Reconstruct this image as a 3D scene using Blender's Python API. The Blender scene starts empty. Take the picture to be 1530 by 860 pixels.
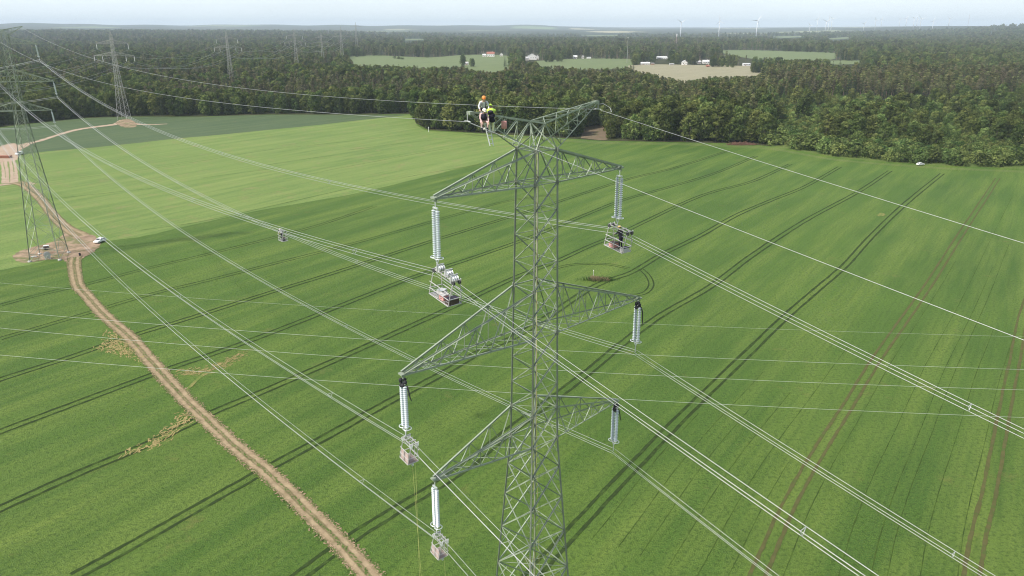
import bpy, bmesh, math, random
from mathutils import Vector, Matrix
random.seed(7)
SC = bpy.context.scene
COL = SC.collection
V = Vector
R = math.radians

# ---------------------------------------------------------------- camera
HC = 70.0                       # the drone's height above the field
PITCH = R(19.1)
FPX = 1130.0                    # focal length in pixels of the 1530 px wide photograph
cam_d = bpy.data.cameras.new('camera')
cam_d.sensor_width = 36.0
cam_d.lens = FPX / 1530 * 36.0
cam_d.clip_start = 0.5
cam_d.clip_end = 60000
cam = bpy.data.objects.new('camera', cam_d)
COL.objects.link(cam)
cam.location = (0, 0, HC)
cam.rotation_euler = (R(90) - PITCH, 0, 0)
SC.camera = cam
SP, CP = math.sin(PITCH), math.cos(PITCH)

def ray(u, v):
    dx = (u - 765) / FPX
    dz = -(v - 430) / FPX
    return V((dx, CP + dz * SP, -SP + dz * CP))

def ground(u, v, z=0.0):
    r = ray(u, v)
    t = (z - HC) / r.z
    return V((r.x * t, r.y * t, z))

def at_depth(u, v, d):
    r = ray(u, v)
    return V((r.x * d, r.y * d, HC + r.z * d))

def pix(p):
    z = p[2] - HC
    d = p[1] * CP - z * SP
    if d < 1: return (None, None, d)
    up = p[1] * SP + z * CP
    return (765 + FPX * p[0] / d, 430 - FPX * up / d, d)

def lerp_list(x, pts):
    if x <= pts[0][0]: return pts[0][1]
    for (a, b), (c, d) in zip(pts, pts[1:]):
        if x <= c: return b + (d - b) * (x - a) / (c - a)
    return pts[-1][1]

def sstep(a, b, x):
    t = min(1, max(0, (x - a) / (b - a)))
    return t * t * (3 - 2 * t)

# ---------------------------------------------------------------- materials
def new_mat(name):
    m = bpy.data.materials.new(name)
    m.use_nodes = True
    nt = m.node_tree
    return m, nt, nt.nodes['Principled BSDF']

def N(nt, typ, **kw):
    n = nt.nodes.new(typ)
    for k, v in kw.items():
        if k in n.inputs: n.inputs[k].default_value = v
        else: setattr(n, k, v)
    return n

def plain(name, col, rough=0.6, metal=0.0, var=0.25, scale=3.0, spec=0.5):
    """procedural paint / metal: base colour broken up by two noises"""
    m, nt, b = new_mat(name)
    tc = N(nt, 'ShaderNodeTexCoord')
    no = N(nt, 'ShaderNodeTexNoise', Scale=scale, Detail=4.0)
    nt.links.new(tc.outputs['Object'], no.inputs['Vector'])
    mx = N(nt, 'ShaderNodeMix', data_type='RGBA')
    mx.inputs['A'].default_value = (*[c * (1 - var) for c in col], 1)
    mx.inputs['B'].default_value = (*[min(1, c * (1 + var)) for c in col], 1)
    nt.links.new(no.outputs['Fac'], mx.inputs['Factor'])
    nt.links.new(mx.outputs['Result'], b.inputs['Base Color'])
    b.inputs['Roughness'].default_value = rough
    b.inputs['Metallic'].default_value = metal
    b.inputs['Specular IOR Level'].default_value = spec
    return m

def mixc(nt, fac, a, b):
    mx = N(nt, 'ShaderNodeMix', data_type='RGBA')
    for key, val in (('A', a), ('B', b)):
        if isinstance(val, tuple): mx.inputs[key].default_value = (*val, 1)
        else: nt.links.new(val, mx.inputs[key])
    if isinstance(fac, float): mx.inputs['Factor'].default_value = fac
    else: nt.links.new(fac, mx.inputs['Factor'])
    return mx.outputs['Result']

def ramp(nt, src, lo, hi):
    mr = N(nt, 'ShaderNodeMapRange')
    mr.inputs['From Min'].default_value = lo
    mr.inputs['From Max'].default_value = hi
    mr.clamp = True
    nt.links.new(src, mr.inputs['Value'])
    return mr.outputs['Result']

def noise(nt, vec, scale, detail=3.0, rough=0.55):
    n = N(nt, 'ShaderNodeTexNoise', Scale=scale, Detail=detail, Roughness=rough)
    nt.links.new(vec, n.inputs['Vector'])
    return n.outputs['Fac']

ROWS = math.atan2(0.82, 0.573)   # heading of the drill rows

def crop_mat(name, dark, mid, light, bare, row_str=0.35, bare_lo=0.70, bump=0.5):
    m, nt, b = new_mat(name)
    tc = N(nt, 'ShaderNodeTexCoord')
    obj = tc.outputs['Object']
    mp = N(nt, 'ShaderNodeMapping')
    mp.inputs['Rotation'].default_value = (0, 0, -ROWS)
    nt.links.new(obj, mp.inputs['Vector'])
    st = N(nt, 'ShaderNodeMapping')
    st.inputs['Scale'].default_value = (0.012, 0.14, 1)
    nt.links.new(mp.outputs['Vector'], st.inputs['Vector'])
    streak = noise(nt, st.outputs['Vector'], 1.0, 4.0, 0.6)
    st2 = N(nt, 'ShaderNodeMapping')
    st2.inputs['Scale'].default_value = (0.05, 1.4, 1)
    nt.links.new(mp.outputs['Vector'], st2.inputs['Vector'])
    rows = noise(nt, st2.outputs['Vector'], 1.0, 2.0)
    big = noise(nt, obj, 0.016, 4.0, 0.6)
    fine = noise(nt, obj, 1.6, 4.0, 0.7)
    tiny = noise(nt, obj, 5.0, 3.0, 0.7)
    c = mixc(nt, ramp(nt, big, 0.3, 0.7), dark, mid)
    c = mixc(nt, ramp(nt, streak, 0.42, 0.72), c, light)
    dk = tuple(x * 0.55 for x in dark)
    mul = N(nt, 'ShaderNodeMath', operation='MULTIPLY')
    nt.links.new(ramp(nt, rows, 0.5, 0.75), mul.inputs[0]); mul.inputs[1].default_value = row_str
    c = mixc(nt, mul.outputs[0], c, dk)
    mul2 = N(nt, 'ShaderNodeMath', operation='MULTIPLY')
    nt.links.new(ramp(nt, fine, 0.47, 0.64), mul2.inputs[0]); mul2.inputs[1].default_value = 0.7
    c = mixc(nt, mul2.outputs[0], c, dk)
    mul3 = N(nt, 'ShaderNodeMath', operation='MULTIPLY')
    nt.links.new(ramp(nt, tiny, 0.48, 0.66), mul3.inputs[0]); mul3.inputs[1].default_value = 0.6
    c = mixc(nt, mul3.outputs[0], c, light)
    patch = noise(nt, obj, 0.09, 6.0, 0.75)
    mul4 = N(nt, 'ShaderNodeMath', operation='MULTIPLY')
    nt.links.new(ramp(nt, patch, bare_lo - 0.05, bare_lo + 0.06), mul4.inputs[0]); mul4.inputs[1].default_value = 0.5
    c = mixc(nt, mul4.outputs[0], c, bare)
    nt.links.new(c, b.inputs['Base Color'])
    b.inputs['Roughness'].default_value = 0.75
    b.inputs['Specular IOR Level'].default_value = 0.15
    bp = N(nt, 'ShaderNodeBump', Strength=bump, Distance=0.25)
    add = N(nt, 'ShaderNodeMath', operation='ADD')
    nt.links.new(fine, add.inputs[0]); nt.links.new(tiny, add.inputs[1])
    nt.links.new(add.outputs[0], bp.inputs['Height'])
    nt.links.new(bp.outputs['Normal'], b.inputs['Normal'])
    return m

def soil_mat(name, a, bcol, green, gfac=(0.55, 0.75), scale=0.6, across=False, stretch=None):
    """bare earth; with across=True the 'across' attribute (-1..1) lays paler wheel lanes and a grassy strip"""
    m, nt, b = new_mat(name)
    tc = N(nt, 'ShaderNodeTexCoord')
    obj = tc.outputs['Object']
    c = mixc(nt, ramp(nt, noise(nt, obj, scale, 5.0, 0.65), 0.35, 0.65), a, bcol)
    c = mixc(nt, ramp(nt, noise(nt, obj, scale * 0.5, 6.0, 0.7), *gfac), c, green)
    if across:
        at = N(nt, 'ShaderNodeAttribute', attribute_name='across')
        cr = N(nt, 'ShaderNodeValToRGB')
        e = cr.color_ramp.elements
        e[0].position = 0.0; e[0].color = (1, 1, 1, 1)
        e[1].position = 1.0; e[1].color = (1, 1, 1, 1)
        for p, g in ((0.10, .55), (0.2, 0.0), (0.34, .05), (0.42, .75), (0.5, .35), (0.58, .75), (0.66, .05), (0.82, 0.0), (0.9, .45)):
            q = e.new(p); q.color = (g, g, g, 1)
        wob = N(nt, 'ShaderNodeMath', operation='MULTIPLY_ADD')
        nt.links.new(noise(nt, obj, 0.35, 4.0), wob.inputs[0]); wob.inputs[1].default_value = 0.22
        nt.links.new(at.outputs['Fac'], wob.inputs[2])
        sub = N(nt, 'ShaderNodeMath', operation='SUBTRACT'); sub.inputs[1].default_value = 0.11
        nt.links.new(wob.outputs[0], sub.inputs[0])
        nt.links.new(sub.outputs[0], cr.inputs['Fac'])
        g2 = N(nt, 'ShaderNodeMath', operation='MULTIPLY')
        nt.links.new(cr.outputs['Color'], g2.inputs[0])
        nt.links.new(ramp(nt, noise(nt, obj, 0.25, 5.0, 0.7), 0.2, 0.5), g2.inputs[1])
        c = mixc(nt, g2.outputs[0], c, tuple(0.55 * x for x in green))
    nt.links.new(c, b.inputs['Base Color'])
    b.inputs['Roughness'].default_value = 0.9
    b.inputs['Specular IOR Level'].default_value = 0.1
    bp = N(nt, 'ShaderNodeBump', Strength=0.5, Distance=0.1)
    nt.links.new(noise(nt, obj, 1.4, 5.0, 0.7), bp.inputs['Height'])
    nt.links.new(bp.outputs['Normal'], b.inputs['Normal'])
    return m

def leaf_mat(name, dark, light, var=0.5):
    m, nt, b = new_mat(name)
    oi = N(nt, 'ShaderNodeObjectInfo')
    at = N(nt, 'ShaderNodeAttribute', attribute_name='tone')
    c = mixc(nt, at.outputs['Fac'], dark, light)
    hs = N(nt, 'ShaderNodeHueSaturation')
    mr = N(nt, 'ShaderNodeMapRange')
    mr.inputs['To Min'].default_value = 1.22 * (1 - var); mr.inputs['To Max'].default_value = 1.22 * (1 + var)
    nt.links.new(oi.outputs['Random'], mr.inputs['Value'])
    nt.links.new(mr.outputs['Result'], hs.inputs['Value'])
    # hue shift decorrelated from value
    mm = N(nt, 'ShaderNodeMath', operation='MULTIPLY'); mm.inputs[1].default_value = 17.31
    nt.links.new(oi.outputs['Random'], mm.inputs[0])
    fr = N(nt, 'ShaderNodeMath', operation='FRACT'); nt.links.new(mm.outputs[0], fr.inputs[0])
    mr2 = N(nt, 'ShaderNodeMapRange')
    mr2.inputs['To Min'].default_value = 0.47; mr2.inputs['To Max'].default_value = 0.525
    nt.links.new(fr.outputs[0], mr2.inputs['Value'])
    nt.links.new(mr2.outputs['Result'], hs.inputs['Hue'])
    nt.links.new(c, hs.inputs['Color'])
    out = nt.nodes['Material Output']
    df = N(nt, 'ShaderNodeBsdfDiffuse'); tr = N(nt, 'ShaderNodeBsdfTranslucent')
    nt.links.new(hs.outputs['Color'], df.inputs['Color']); nt.links.new(hs.outputs['Color'], tr.inputs['Color'])
    ms = N(nt, 'ShaderNodeMixShader'); ms.inputs[0].default_value = 0.22
    nt.links.new(df.outputs[0], ms.inputs[1]); nt.links.new(tr.outputs[0], ms.inputs[2])
    nt.nodes.remove(b)
    nt.links.new(ms.outputs[0], out.inputs['Surface'])
    return m

M = {}
M['steel'] = plain('green_grey_painted_steel', (0.30, 0.345, 0.26), 0.45, 0.15, 0.35, 1.5)
M['steel_leg'] = plain('weathered_leg_steel', (0.235, 0.255, 0.205), 0.5, 0.15, 0.4, 0.8)
M['galv'] = plain('galvanised_steel', (0.46, 0.47, 0.46), 0.42, 0.35, 0.25, 2.0)
M['far_steel'] = plain('far_lattice_steel', (0.34, 0.34, 0.31), 0.6, 0.0, 0.2, 0.3)
M['concrete'] = plain('concrete', (0.42, 0.41, 0.38), 0.85, 0.0, 0.25, 2.0)
M['glass'] = plain('pale_glass_insulator', (0.52, 0.58, 0.59), 0.18, 0.0, 0.12, 6.0, 0.7)
M['cap'] = plain('iron_caps', (0.36, 0.38, 0.39), 0.5, 0.3, 0.2, 6.0)
M['alu'] = plain('new_aluminium_wire', (0.45, 0.46, 0.46), 0.4, 0.3, 0.1, 0.5)
M['old_wire'] = plain('weathered_wire', (0.55, 0.57, 0.54), 0.5, 0.2, 0.1, 0.2)
M['ring'] = plain('aluminium_ring', (0.72, 0.74, 0.75), 0.3, 0.5, 0.1, 4.0)
M['black'] = plain('black_canvas', (0.02, 0.02, 0.024), 0.8, 0.0, 0.3, 5.0)
M['basket'] = plain('bare_aluminium_tube', (0.52, 0.50, 0.49), 0.42, 0.4, 0.15, 6.0)
M['ply'] = plain('pinkish_plywood', (0.44, 0.34, 0.31), 0.8, 0.0, 0.2, 5.0)
M['wheel'] = plain('dark_rubber', (0.05, 0.05, 0.055), 0.7, 0.0, 0.3, 8.0)
M['box'] = plain('dark_brown_box', (0.07, 0.045, 0.04), 0.6, 0.0, 0.3, 6.0)
M['rope'] = plain('yellow_rope', (0.40, 0.38, 0.14), 0.8, 0.0, 0.25, 5.0)
M['white'] = plain('white_paint', (0.78, 0.78, 0.77), 0.4, 0.0, 0.06, 1.0)
M['glassdk'] = plain('dark_window_glass', (0.03, 0.035, 0.04), 0.1, 0.0, 0.3, 1.0)
M['tyre'] = plain('tyre_rubber', (0.03, 0.03, 0.03), 0.85, 0.0, 0.2, 5.0)
M['orange'] = plain('orange_helmet', (0.75, 0.25, 0.05), 0.35, 0.0, 0.08, 4.0)
M['whitehelm'] = plain('white_helmet', (0.8, 0.74, 0.66), 0.35, 0.0, 0.06, 4.0)
M['yellowhelm'] = plain('yellow_helmet', (0.78, 0.58, 0.2), 0.35, 0.0, 0.06, 4.0)
M['lime'] = plain('lime_workwear', (0.55, 0.78, 0.10), 0.7, 0.0, 0.12, 6.0)
M['limepale'] = plain('pale_lime_trousers', (0.78, 0.78, 0.46), 0.75, 0.0, 0.15, 6.0)
M['shirt'] = plain('pale_grey_shirt', (0.62, 0.63, 0.64), 0.8, 0.0, 0.15, 6.0)
M['pinkshirt'] = plain('pinkish_shirt', (0.58, 0.4, 0.38), 0.8, 0.0, 0.15, 6.0)
M['navy'] = plain('dark_navy_cloth', (0.022, 0.02, 0.035), 0.85, 0.0, 0.3, 6.0)
M['skin'] = plain('skin', (0.55, 0.36, 0.27), 0.55, 0.0, 0.1, 8.0)
M['hair'] = plain('brown_hair', (0.06, 0.04, 0.03), 0.7, 0.0, 0.2, 12.0)
M['bag'] = plain('pink_red_canvas', (0.62, 0.30, 0.27), 0.8, 0.0, 0.15, 8.0)
M['timber'] = plain('reddish_timber', (0.30, 0.13, 0.08), 0.85, 0.0, 0.35, 1.0)
M['bark'] = plain('bark', (0.085, 0.07, 0.055), 0.9, 0.0, 0.35, 1.5)
M['pinebark'] = plain('pine_bark', (0.22, 0.16, 0.12), 0.9, 0.0, 0.35, 1.0)
M['twig'] = plain('brown_dead_twigs', (0.22, 0.17, 0.09), 0.9, 0.0, 0.4, 2.0)
M['brush'] = plain('reddish_brush', (0.17, 0.085, 0.06), 0.9, 0.0, 0.4, 1.0)
M['wallw'] = plain('white_render', (0.75, 0.73, 0.70), 0.8, 0.0, 0.08, 0.3)
M['wallg'] = plain('grey_render', (0.5, 0.48, 0.46), 0.8, 0.0, 0.1, 0.3)
M['roofr'] = plain('red_tiles', (0.30, 0.12, 0.085), 0.8, 0.0, 0.2, 0.6)
M['roofg'] = plain('grey_roof', (0.42, 0.41, 0.41), 0.7, 0.0, 0.15, 0.6)
M['roofw'] = plain('pale_sheet_roof', (0.68, 0.68, 0.67), 0.5, 0.0, 0.08, 0.4)
M['turb'] = plain('turbine_white', (0.72, 0.74, 0.77), 0.5, 0.0, 0.04, 0.05)
M['mast'] = plain('mast_paint', (0.5, 0.38, 0.36), 0.6, 0.0, 0.2, 0.3)

# crops and soils (linear base colours)
M['field'] = crop_mat('green_grain_crop', (0.048, 0.104, 0.017), (0.086, 0.156, 0.024), (0.142, 0.202, 0.038), (0.17, 0.15, 0.05), bare_lo=0.66, bump=0.9)
M['pale'] = crop_mat('pale_ripening_crop', (0.104, 0.176, 0.040), (0.148, 0.224, 0.052), (0.222, 0.276, 0.080), (0.24, 0.19, 0.09), 0.4, 0.60, 0.5)
M['blue'] = crop_mat('blue_green_crop', (0.056, 0.092, 0.040), (0.078, 0.115, 0.050), (0.105, 0.140, 0.060), (0.14, 0.11, 0.06), 0.4, 0.66, 0.4)
M['headland'] = crop_mat('headland_grass', (0.075, 0.125, 0.03), (0.105, 0.155, 0.036), (0.15, 0.19, 0.05), (0.2, 0.17, 0.08))
M['farfield'] = crop_mat('far_green_crop', (0.115, 0.155, 0.06), (0.14, 0.178, 0.068), (0.165, 0.195, 0.08), (0.25, 0.25, 0.13), 0.1, 0.7, 0.2)
M['tanfield'] = crop_mat('far_tan_stubble', (0.24, 0.225, 0.135), (0.275, 0.25, 0.155), (0.32, 0.285, 0.19), (0.28, 0.29, 0.15), 0.1, 0.6, 0.2)
M['track'] = soil_mat('sandy_track', (0.36, 0.275, 0.17), (0.23, 0.17, 0.105), (0.16, 0.16, 0.06), (0.62, 0.8), 0.6, True)
M['dirt'] = soil_mat('trampled_earth', (0.35, 0.255, 0.175), (0.17, 0.115, 0.08), (0.12, 0.15, 0.05), (0.48, 0.66), 0.25)
M['sand'] = soil_mat('pale_sand', (0.43, 0.34, 0.26), (0.31, 0.22, 0.155), (0.2, 0.2, 0.09), (0.6, 0.8), 0.3)
M['straw'] = soil_mat('flattened_dry_crop', (0.23, 0.20, 0.075), (0.29, 0.22, 0.105), (0.095, 0.155, 0.03), (0.36, 0.58), 1.6)
M['drystalk'] = plain('dry_flattened_stalks', (0.30, 0.245, 0.105), 0.9, 0.0, 0.4, 0.8, 0.1)
M['clod'] = plain('dry_soil_clods', (0.30, 0.22, 0.14), 0.95, 0.0, 0.4, 1.5, 0.1)
M['rut'] = soil_mat('wheel_track_soil_and_shade', (0.022, 0.040, 0.011), (0.036, 0.054, 0.016), (0.055, 0.095, 0.018), (0.50, 0.68), 0.9)  # track soil, its colour darkened to include shade from the standing crop edges
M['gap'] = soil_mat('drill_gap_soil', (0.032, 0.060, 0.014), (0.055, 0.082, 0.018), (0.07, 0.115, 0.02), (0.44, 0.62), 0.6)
M['rutbrown'] = soil_mat('bare_wheel_track', (0.100, 0.092, 0.035), (0.07, 0.075, 0.026), (0.06, 0.11, 0.02), (0.52, 0.72), 0.8)
M['bare'] = soil_mat('bare_bank', (0.18, 0.13, 0.09), (0.12, 0.10, 0.06), (0.1, 0.12, 0.05), (0.55, 0.7), 0.2)

LM = {
 'broad': leaf_mat('broad_leaves', (0.028, 0.048, 0.013), (0.112, 0.138, 0.042), 0.5),
 'young': leaf_mat('young_leaves', (0.058, 0.094, 0.024), (0.205, 0.240, 0.078), 0.42),
 'pine': leaf_mat('pine_needles', (0.052, 0.066, 0.025), (0.165, 0.168, 0.070), 0.5),
 'spruce': leaf_mat('spruce_needles', (0.022, 0.044, 0.018), (0.068, 0.100, 0.044), 0.45),
 'brown': leaf_mat('dull_olive_needles', (0.062, 0.064, 0.032), (0.150, 0.140, 0.078), 0.45),
 'shrub': leaf_mat('shrub_leaves', (0.040, 0.072, 0.020), (0.160, 0.205, 0.066), 0.45),
}

# ---------------------------------------------------------------- mesh helpers
class MB:
    def __init__(s): s.v = []; s.f = []; s.m = []; s.attr = []
    def add(s, vs, fs, mi=0):
        o = len(s.v); s.v += [tuple(x) for x in vs]
        for f in fs: s.f.append(tuple(i + o for i in f)); s.m.append(mi)
    def box(s, c, d, mi=0, M3=None):
        c = V(c); hx, hy, hz = d[0] / 2, d[1] / 2, d[2] / 2
        vs = [V((x, y, z)) for x in (-hx, hx) for y in (-hy, hy) for z in (-hz, hz)]
        if M3: vs = [M3 @ v for v in vs]
        s.add([c + v for v in vs], [(0, 1, 3, 2), (4, 6, 7, 5), (0, 4, 5, 1), (2, 3, 7, 6), (0, 2, 6, 4), (1, 5, 7, 3)], mi)
    def angle(s, p, q, w, mi=0, flip=1, t=None):
        """an L-section steel member"""
        p, q = V(p), V(q); d = q - p
        if d.length < 1e-4: return
        d.normalize()
        up = V((0, 0, 1)) if abs(d.z) < 0.9 else V((1, 0, 0))
        a = d.cross(up).normalized() * flip; b = d.cross(a).normalized()
        t = t or max(0.012, w * 0.14)
        prof = [(0, 0), (w, 0), (w, t), (t, t), (t, w), (0, w)]
        o = w * 0.35
        vs = [e + a * (x - o) + b * (y - o) for e in (p, q) for x, y in prof]
        fs = [(i, (i + 1) % 6, 6 + (i + 1) % 6, 6 + i) for i in range(6)]
        fs += [(0, 3, 2, 1), (0, 5, 4, 3), (6, 7, 8, 9), (6, 9, 10, 11)]
        s.add(vs, fs, mi)
    def bar(s, p, q, w, mi=0):
        p, q = V(p), V(q); d = (q - p)
        if d.length < 1e-5: return
        d.normalize()
        up = V((0, 0, 1)) if abs(d.z) < 0.9 else V((1, 0, 0))
        a = d.cross(up).normalized() * w / 2; b = d.cross(a).normalized() * w / 2
        vs = [e + a * x + b * y for e in (p, q) for x, y in ((-1, -1), (1, -1), (1, 1), (-1, 1))]
        s.add(vs, [(0, 1, 5, 4), (1, 2, 6, 5), (2, 3, 7, 6), (3, 0, 4, 7), (3, 2, 1, 0), (4, 5, 6, 7)], mi)
    def tube(s, pts, r, n=6, mi=0, caps=True):
        pts = [V(p) for p in pts]; rr = r if isinstance(r, (list, tuple)) else [r] * len(pts)
        vs = []; prev = None
        for i, p in enumerate(pts):
            d = (pts[min(i + 1, len(pts) - 1)] - pts[max(i - 1, 0)])
            d = d.normalized() if d.length > 1e-9 else V((0, 0, 1))
            if prev is None:
                up = V((0, 0, 1)) if abs(d.z) < 0.9 else V((1, 0, 0))
                a = d.cross(up).normalized()
            else:
                a = prev - d * prev.dot(d)
                a = a.normalized() if a.length > 1e-6 else d.orthogonal().normalized()
            prev = a; b = d.cross(a)
            for k in range(n):
                t = 2 * math.pi * k / n
                vs.append(p + (a * math.cos(t) + b * math.sin(t)) * rr[i])
        fs = []
        for i in range(len(pts) - 1):
            for k in range(n):
                fs.append((i * n + k, i * n + (k + 1) % n, (i + 1) * n + (k + 1) % n, (i + 1) * n + k))
        if caps:
            fs.append(tuple(range(n - 1, -1, -1))); e = (len(pts) - 1) * n
            fs.append(tuple(e + k for k in range(n)))
        s.add(vs, fs, mi)
    def lathe(s, prof, c, n=12, mi=0, axis=None):
        """profile of (radius, z) rings along axis from c"""
        c = V(c); ax = (axis or V((0, 0, 1))).normalized()
        a = ax.orthogonal().normalized(); b = ax.cross(a)
        vs = []
        for r, z in prof:
            for k in range(n):
                t = 2 * math.pi * k / n
                vs.append(c + ax * z + (a * math.cos(t) + b * math.sin(t)) * r)
        fs = []
        for i in range(len(prof) - 1):
            for k in range(n):
                fs.append((i * n + k, i * n + (k + 1) % n, (i + 1) * n + (k + 1) % n, (i + 1) * n + k))
        fs.append(tuple(range(n - 1, -1, -1))); e = (len(prof) - 1) * n
        fs.append(tuple(e + k for k in range(n)))
        s.add(vs, fs, mi)
    def ball(s, c, r, n=10, m=7, mi=0):
        c = V(c); r = V((r, r, r)) if isinstance(r, (int, float)) else V(r)
        prof = []
        vs = []
        for i in range(m + 1):
            ph = math.pi * i / m
            for k in range(n):
                t = 2 * math.pi * k / n
                vs.append(c + V((r.x * math.sin(ph) * math.cos(t), r.y * math.sin(ph) * math.sin(t), -r.z * math.cos(ph))))
        fs = [(i * n + k, i * n + (k + 1) % n, (i + 1) * n + (k + 1) % n, (i + 1) * n + k) for i in range(m) for k in range(n)]
        s.add(vs, fs, mi)
    def torus(s, c, Rr, r, axis, n=18, m=6, mi=0):
        ax = V(axis).normalized(); a = ax.orthogonal().normalized(); b = ax.cross(a)
        pts = [V(c) + (a * math.cos(2 * math.pi * k / n) + b * math.sin(2 * math.pi * k / n)) * Rr for k in range(n + 1)]
        s.tube(pts, r, m, mi, caps=False)
    def mesh(s, name, mats, smooth=False):
        me = bpy.data.meshes.new(name)
        me.from_pydata(s.v, [], s.f)
        mats = mats if isinstance(mats, (list, tuple)) else [mats]
        for m in mats: me.materials.append(m)
        if len(mats) > 1: me.polygons.foreach_set('material_index', s.m)
        if smooth: me.polygons.foreach_set('use_smooth', [True] * len(me.polygons))
        me.update()
        return me
    def build(s, name, mats, parent=None, smooth=False):
        o = bpy.data.objects.new(name, s.mesh(name, mats, smooth))
        COL.objects.link(o)
        if parent: o.parent = parent
        return o

def tag(o, label=None, cat=None, group=None, kind=None):
    if label: o['label'] = label
    if cat: o['category'] = cat
    if group: o['group'] = group
    if kind: o['kind'] = kind
    return o

def empty(name, loc=(0, 0, 0), rz=0.0):
    o = bpy.data.objects.new(name, None)
    o.empty_display_size = 0.2
    COL.objects.link(o)
    o.location = loc; o.rotation_euler = (0, 0, rz)
    return o

def kids(o): return [c for c in bpy.data.objects if c.parent == o]
def copy_tree(o, parent=None):
    c = o.copy(); COL.objects.link(c)
    if parent: c.parent = parent
    for ch in kids(o): copy_tree(ch, c)
    return c

def spline(pts, n=8):
    """Catmull-Rom through points"""
    P = [V(p) for p in pts]; P = [P[0] * 2 - P[1]] + P + [P[-1] * 2 - P[-2]]
    out = []
    for i in range(1, len(P) - 2):
        a, b, c, d = P[i - 1:i + 3]
        for k in range(n):
            t = k / n
            out.append(0.5 * (2 * b + (c - a) * t + (2 * a - 5 * b + 4 * c - d) * t * t + (3 * b - a - 3 * c + d) * t ** 3))
    out.append(P[-2])
    return out

def ribbon(mb, pts, w, z=0.0, jit=0.0, cols=1, off=0.0):
    """a strip of ground following pts; returns the across values of its vertices"""
    n = len(pts); ws = w if isinstance(w, (list, tuple)) else [w] * n
    vs = []; acr = []
    for i, p in enumerate(pts):
        d = pts[min(i + 1, n - 1)] - pts[max(i - 1, 0)]; d.z = 0
        d.normalize(); s = V((-d.y, d.x, 0))
        jl, jr = random.uniform(-jit, jit), random.uniform(-jit, jit)
        for k in range(cols + 1):
            t = k / cols
            wl = -ws[i] / 2 - jl; wr = ws[i] / 2 + jr
            q = p + s * (off + wl + (wr - wl) * t); q.z = z
            vs.append(q); acr.append(t)
    c1 = cols + 1
    fs = [(i * c1 + k, i * c1 + k + 1, (i + 1) * c1 + k + 1, (i + 1) * c1 + k) for i in range(n - 1) for k in range(cols)]
    fs = [tuple(reversed(f)) for f in fs]
    mb.add(vs, fs); mb.attr += acr

def set_attr(o, name, vals):
    a = o.data.attributes.new(name, 'FLOAT', 'POINT'); a.data.foreach_set('value', vals)

def far_ground(u, v):
    z = 0.0
    for k in range(8): p = ground(u, v, z); z = terrain(p.x, p.y)
    return p

def patch(name, px, z, mat, jit=0.0, sub=6, kind='structure', far=False):
    """a flat sheet of ground with the outline px (photo pixels laid on the ground)"""
    gr = far_ground if far else ground
    P = spline([gr(u, v) for u, v in px] + [gr(*px[0])], sub)[:-1]
    if jit: P = [p + V((random.uniform(-jit, jit), random.uniform(-jit, jit), 0)) for p in P]
    bm = bmesh.new()
    vs = [bm.verts.new((p.x, p.y, z + (terrain(p.x, p.y) if far else 0))) for p in P]
    f = bm.faces.new(vs)
    if f.normal.z < 0 or f.calc_area() and (f.normal_update() or f.normal.z < 0): f.normal_flip()
    bmesh.ops.triangulate(bm, faces=bm.faces[:])
    me = bpy.data.meshes.new(name); bm.to_mesh(me); bm.free()
    me.materials.append(mat)
    o = bpy.data.objects.new(name, me); COL.objects.link(o)
    if kind: o['kind'] = kind
    return o
# ---------------------------------------------------------------- terrain
def terrain(x, y):
    r = math.hypot(x, y)
    if r < 2300 or y < 0: return 0.0
    b = x / max(y, 1.0)
    w = math.sin(b * 9 + 1.0) * 0.5 + math.sin(b * 23 + 2.2) * 0.3 + math.sin(b * 51) * 0.2
    right = sstep(0.26, 0.56, b); near = sstep(0.5, 0.66, b)
    left = 1 - sstep(-0.25, -0.02, b)
    t = min(1, max(0, (r - 3300 + 900 * near) / (6200 - 1400 * near)))
    h = right * 70 * t * t * (1 + 0.05 * w)
    h += (1 - right) * 30 * sstep(5000, 15000, r)
    h += left * (22 * sstep(2500, 5500, r) * (0.8 + 0.2 * w))
    rid = 1 - sstep(0.0, 0.16, b)
    h += rid * (44 + 13 * w + 6 * math.sin(b * 80)) * sstep(9500, 14000, r)
    h += (10 * math.sin(x / 900.0 + 1) * math.sin(y / 1100.0)) * sstep(2300, 4500, r) * (1 - 0.8 * right)
    return h

EDGE = [(-700, 215), (-100, 196), (0, 190), (60, 183), (130, 176), (200, 174), (300, 174), (400, 171), (560, 171), (612, 170),
        (622, 184), (640, 194), (690, 197), (760, 201), (840, 206), (870, 208), (900, 210), (1000, 212), (1100, 214),
        (1150, 218), (1200, 226), (1250, 235), (1300, 240), (1400, 247), (1530, 252), (1800, 268), (2300, 300)]

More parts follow.
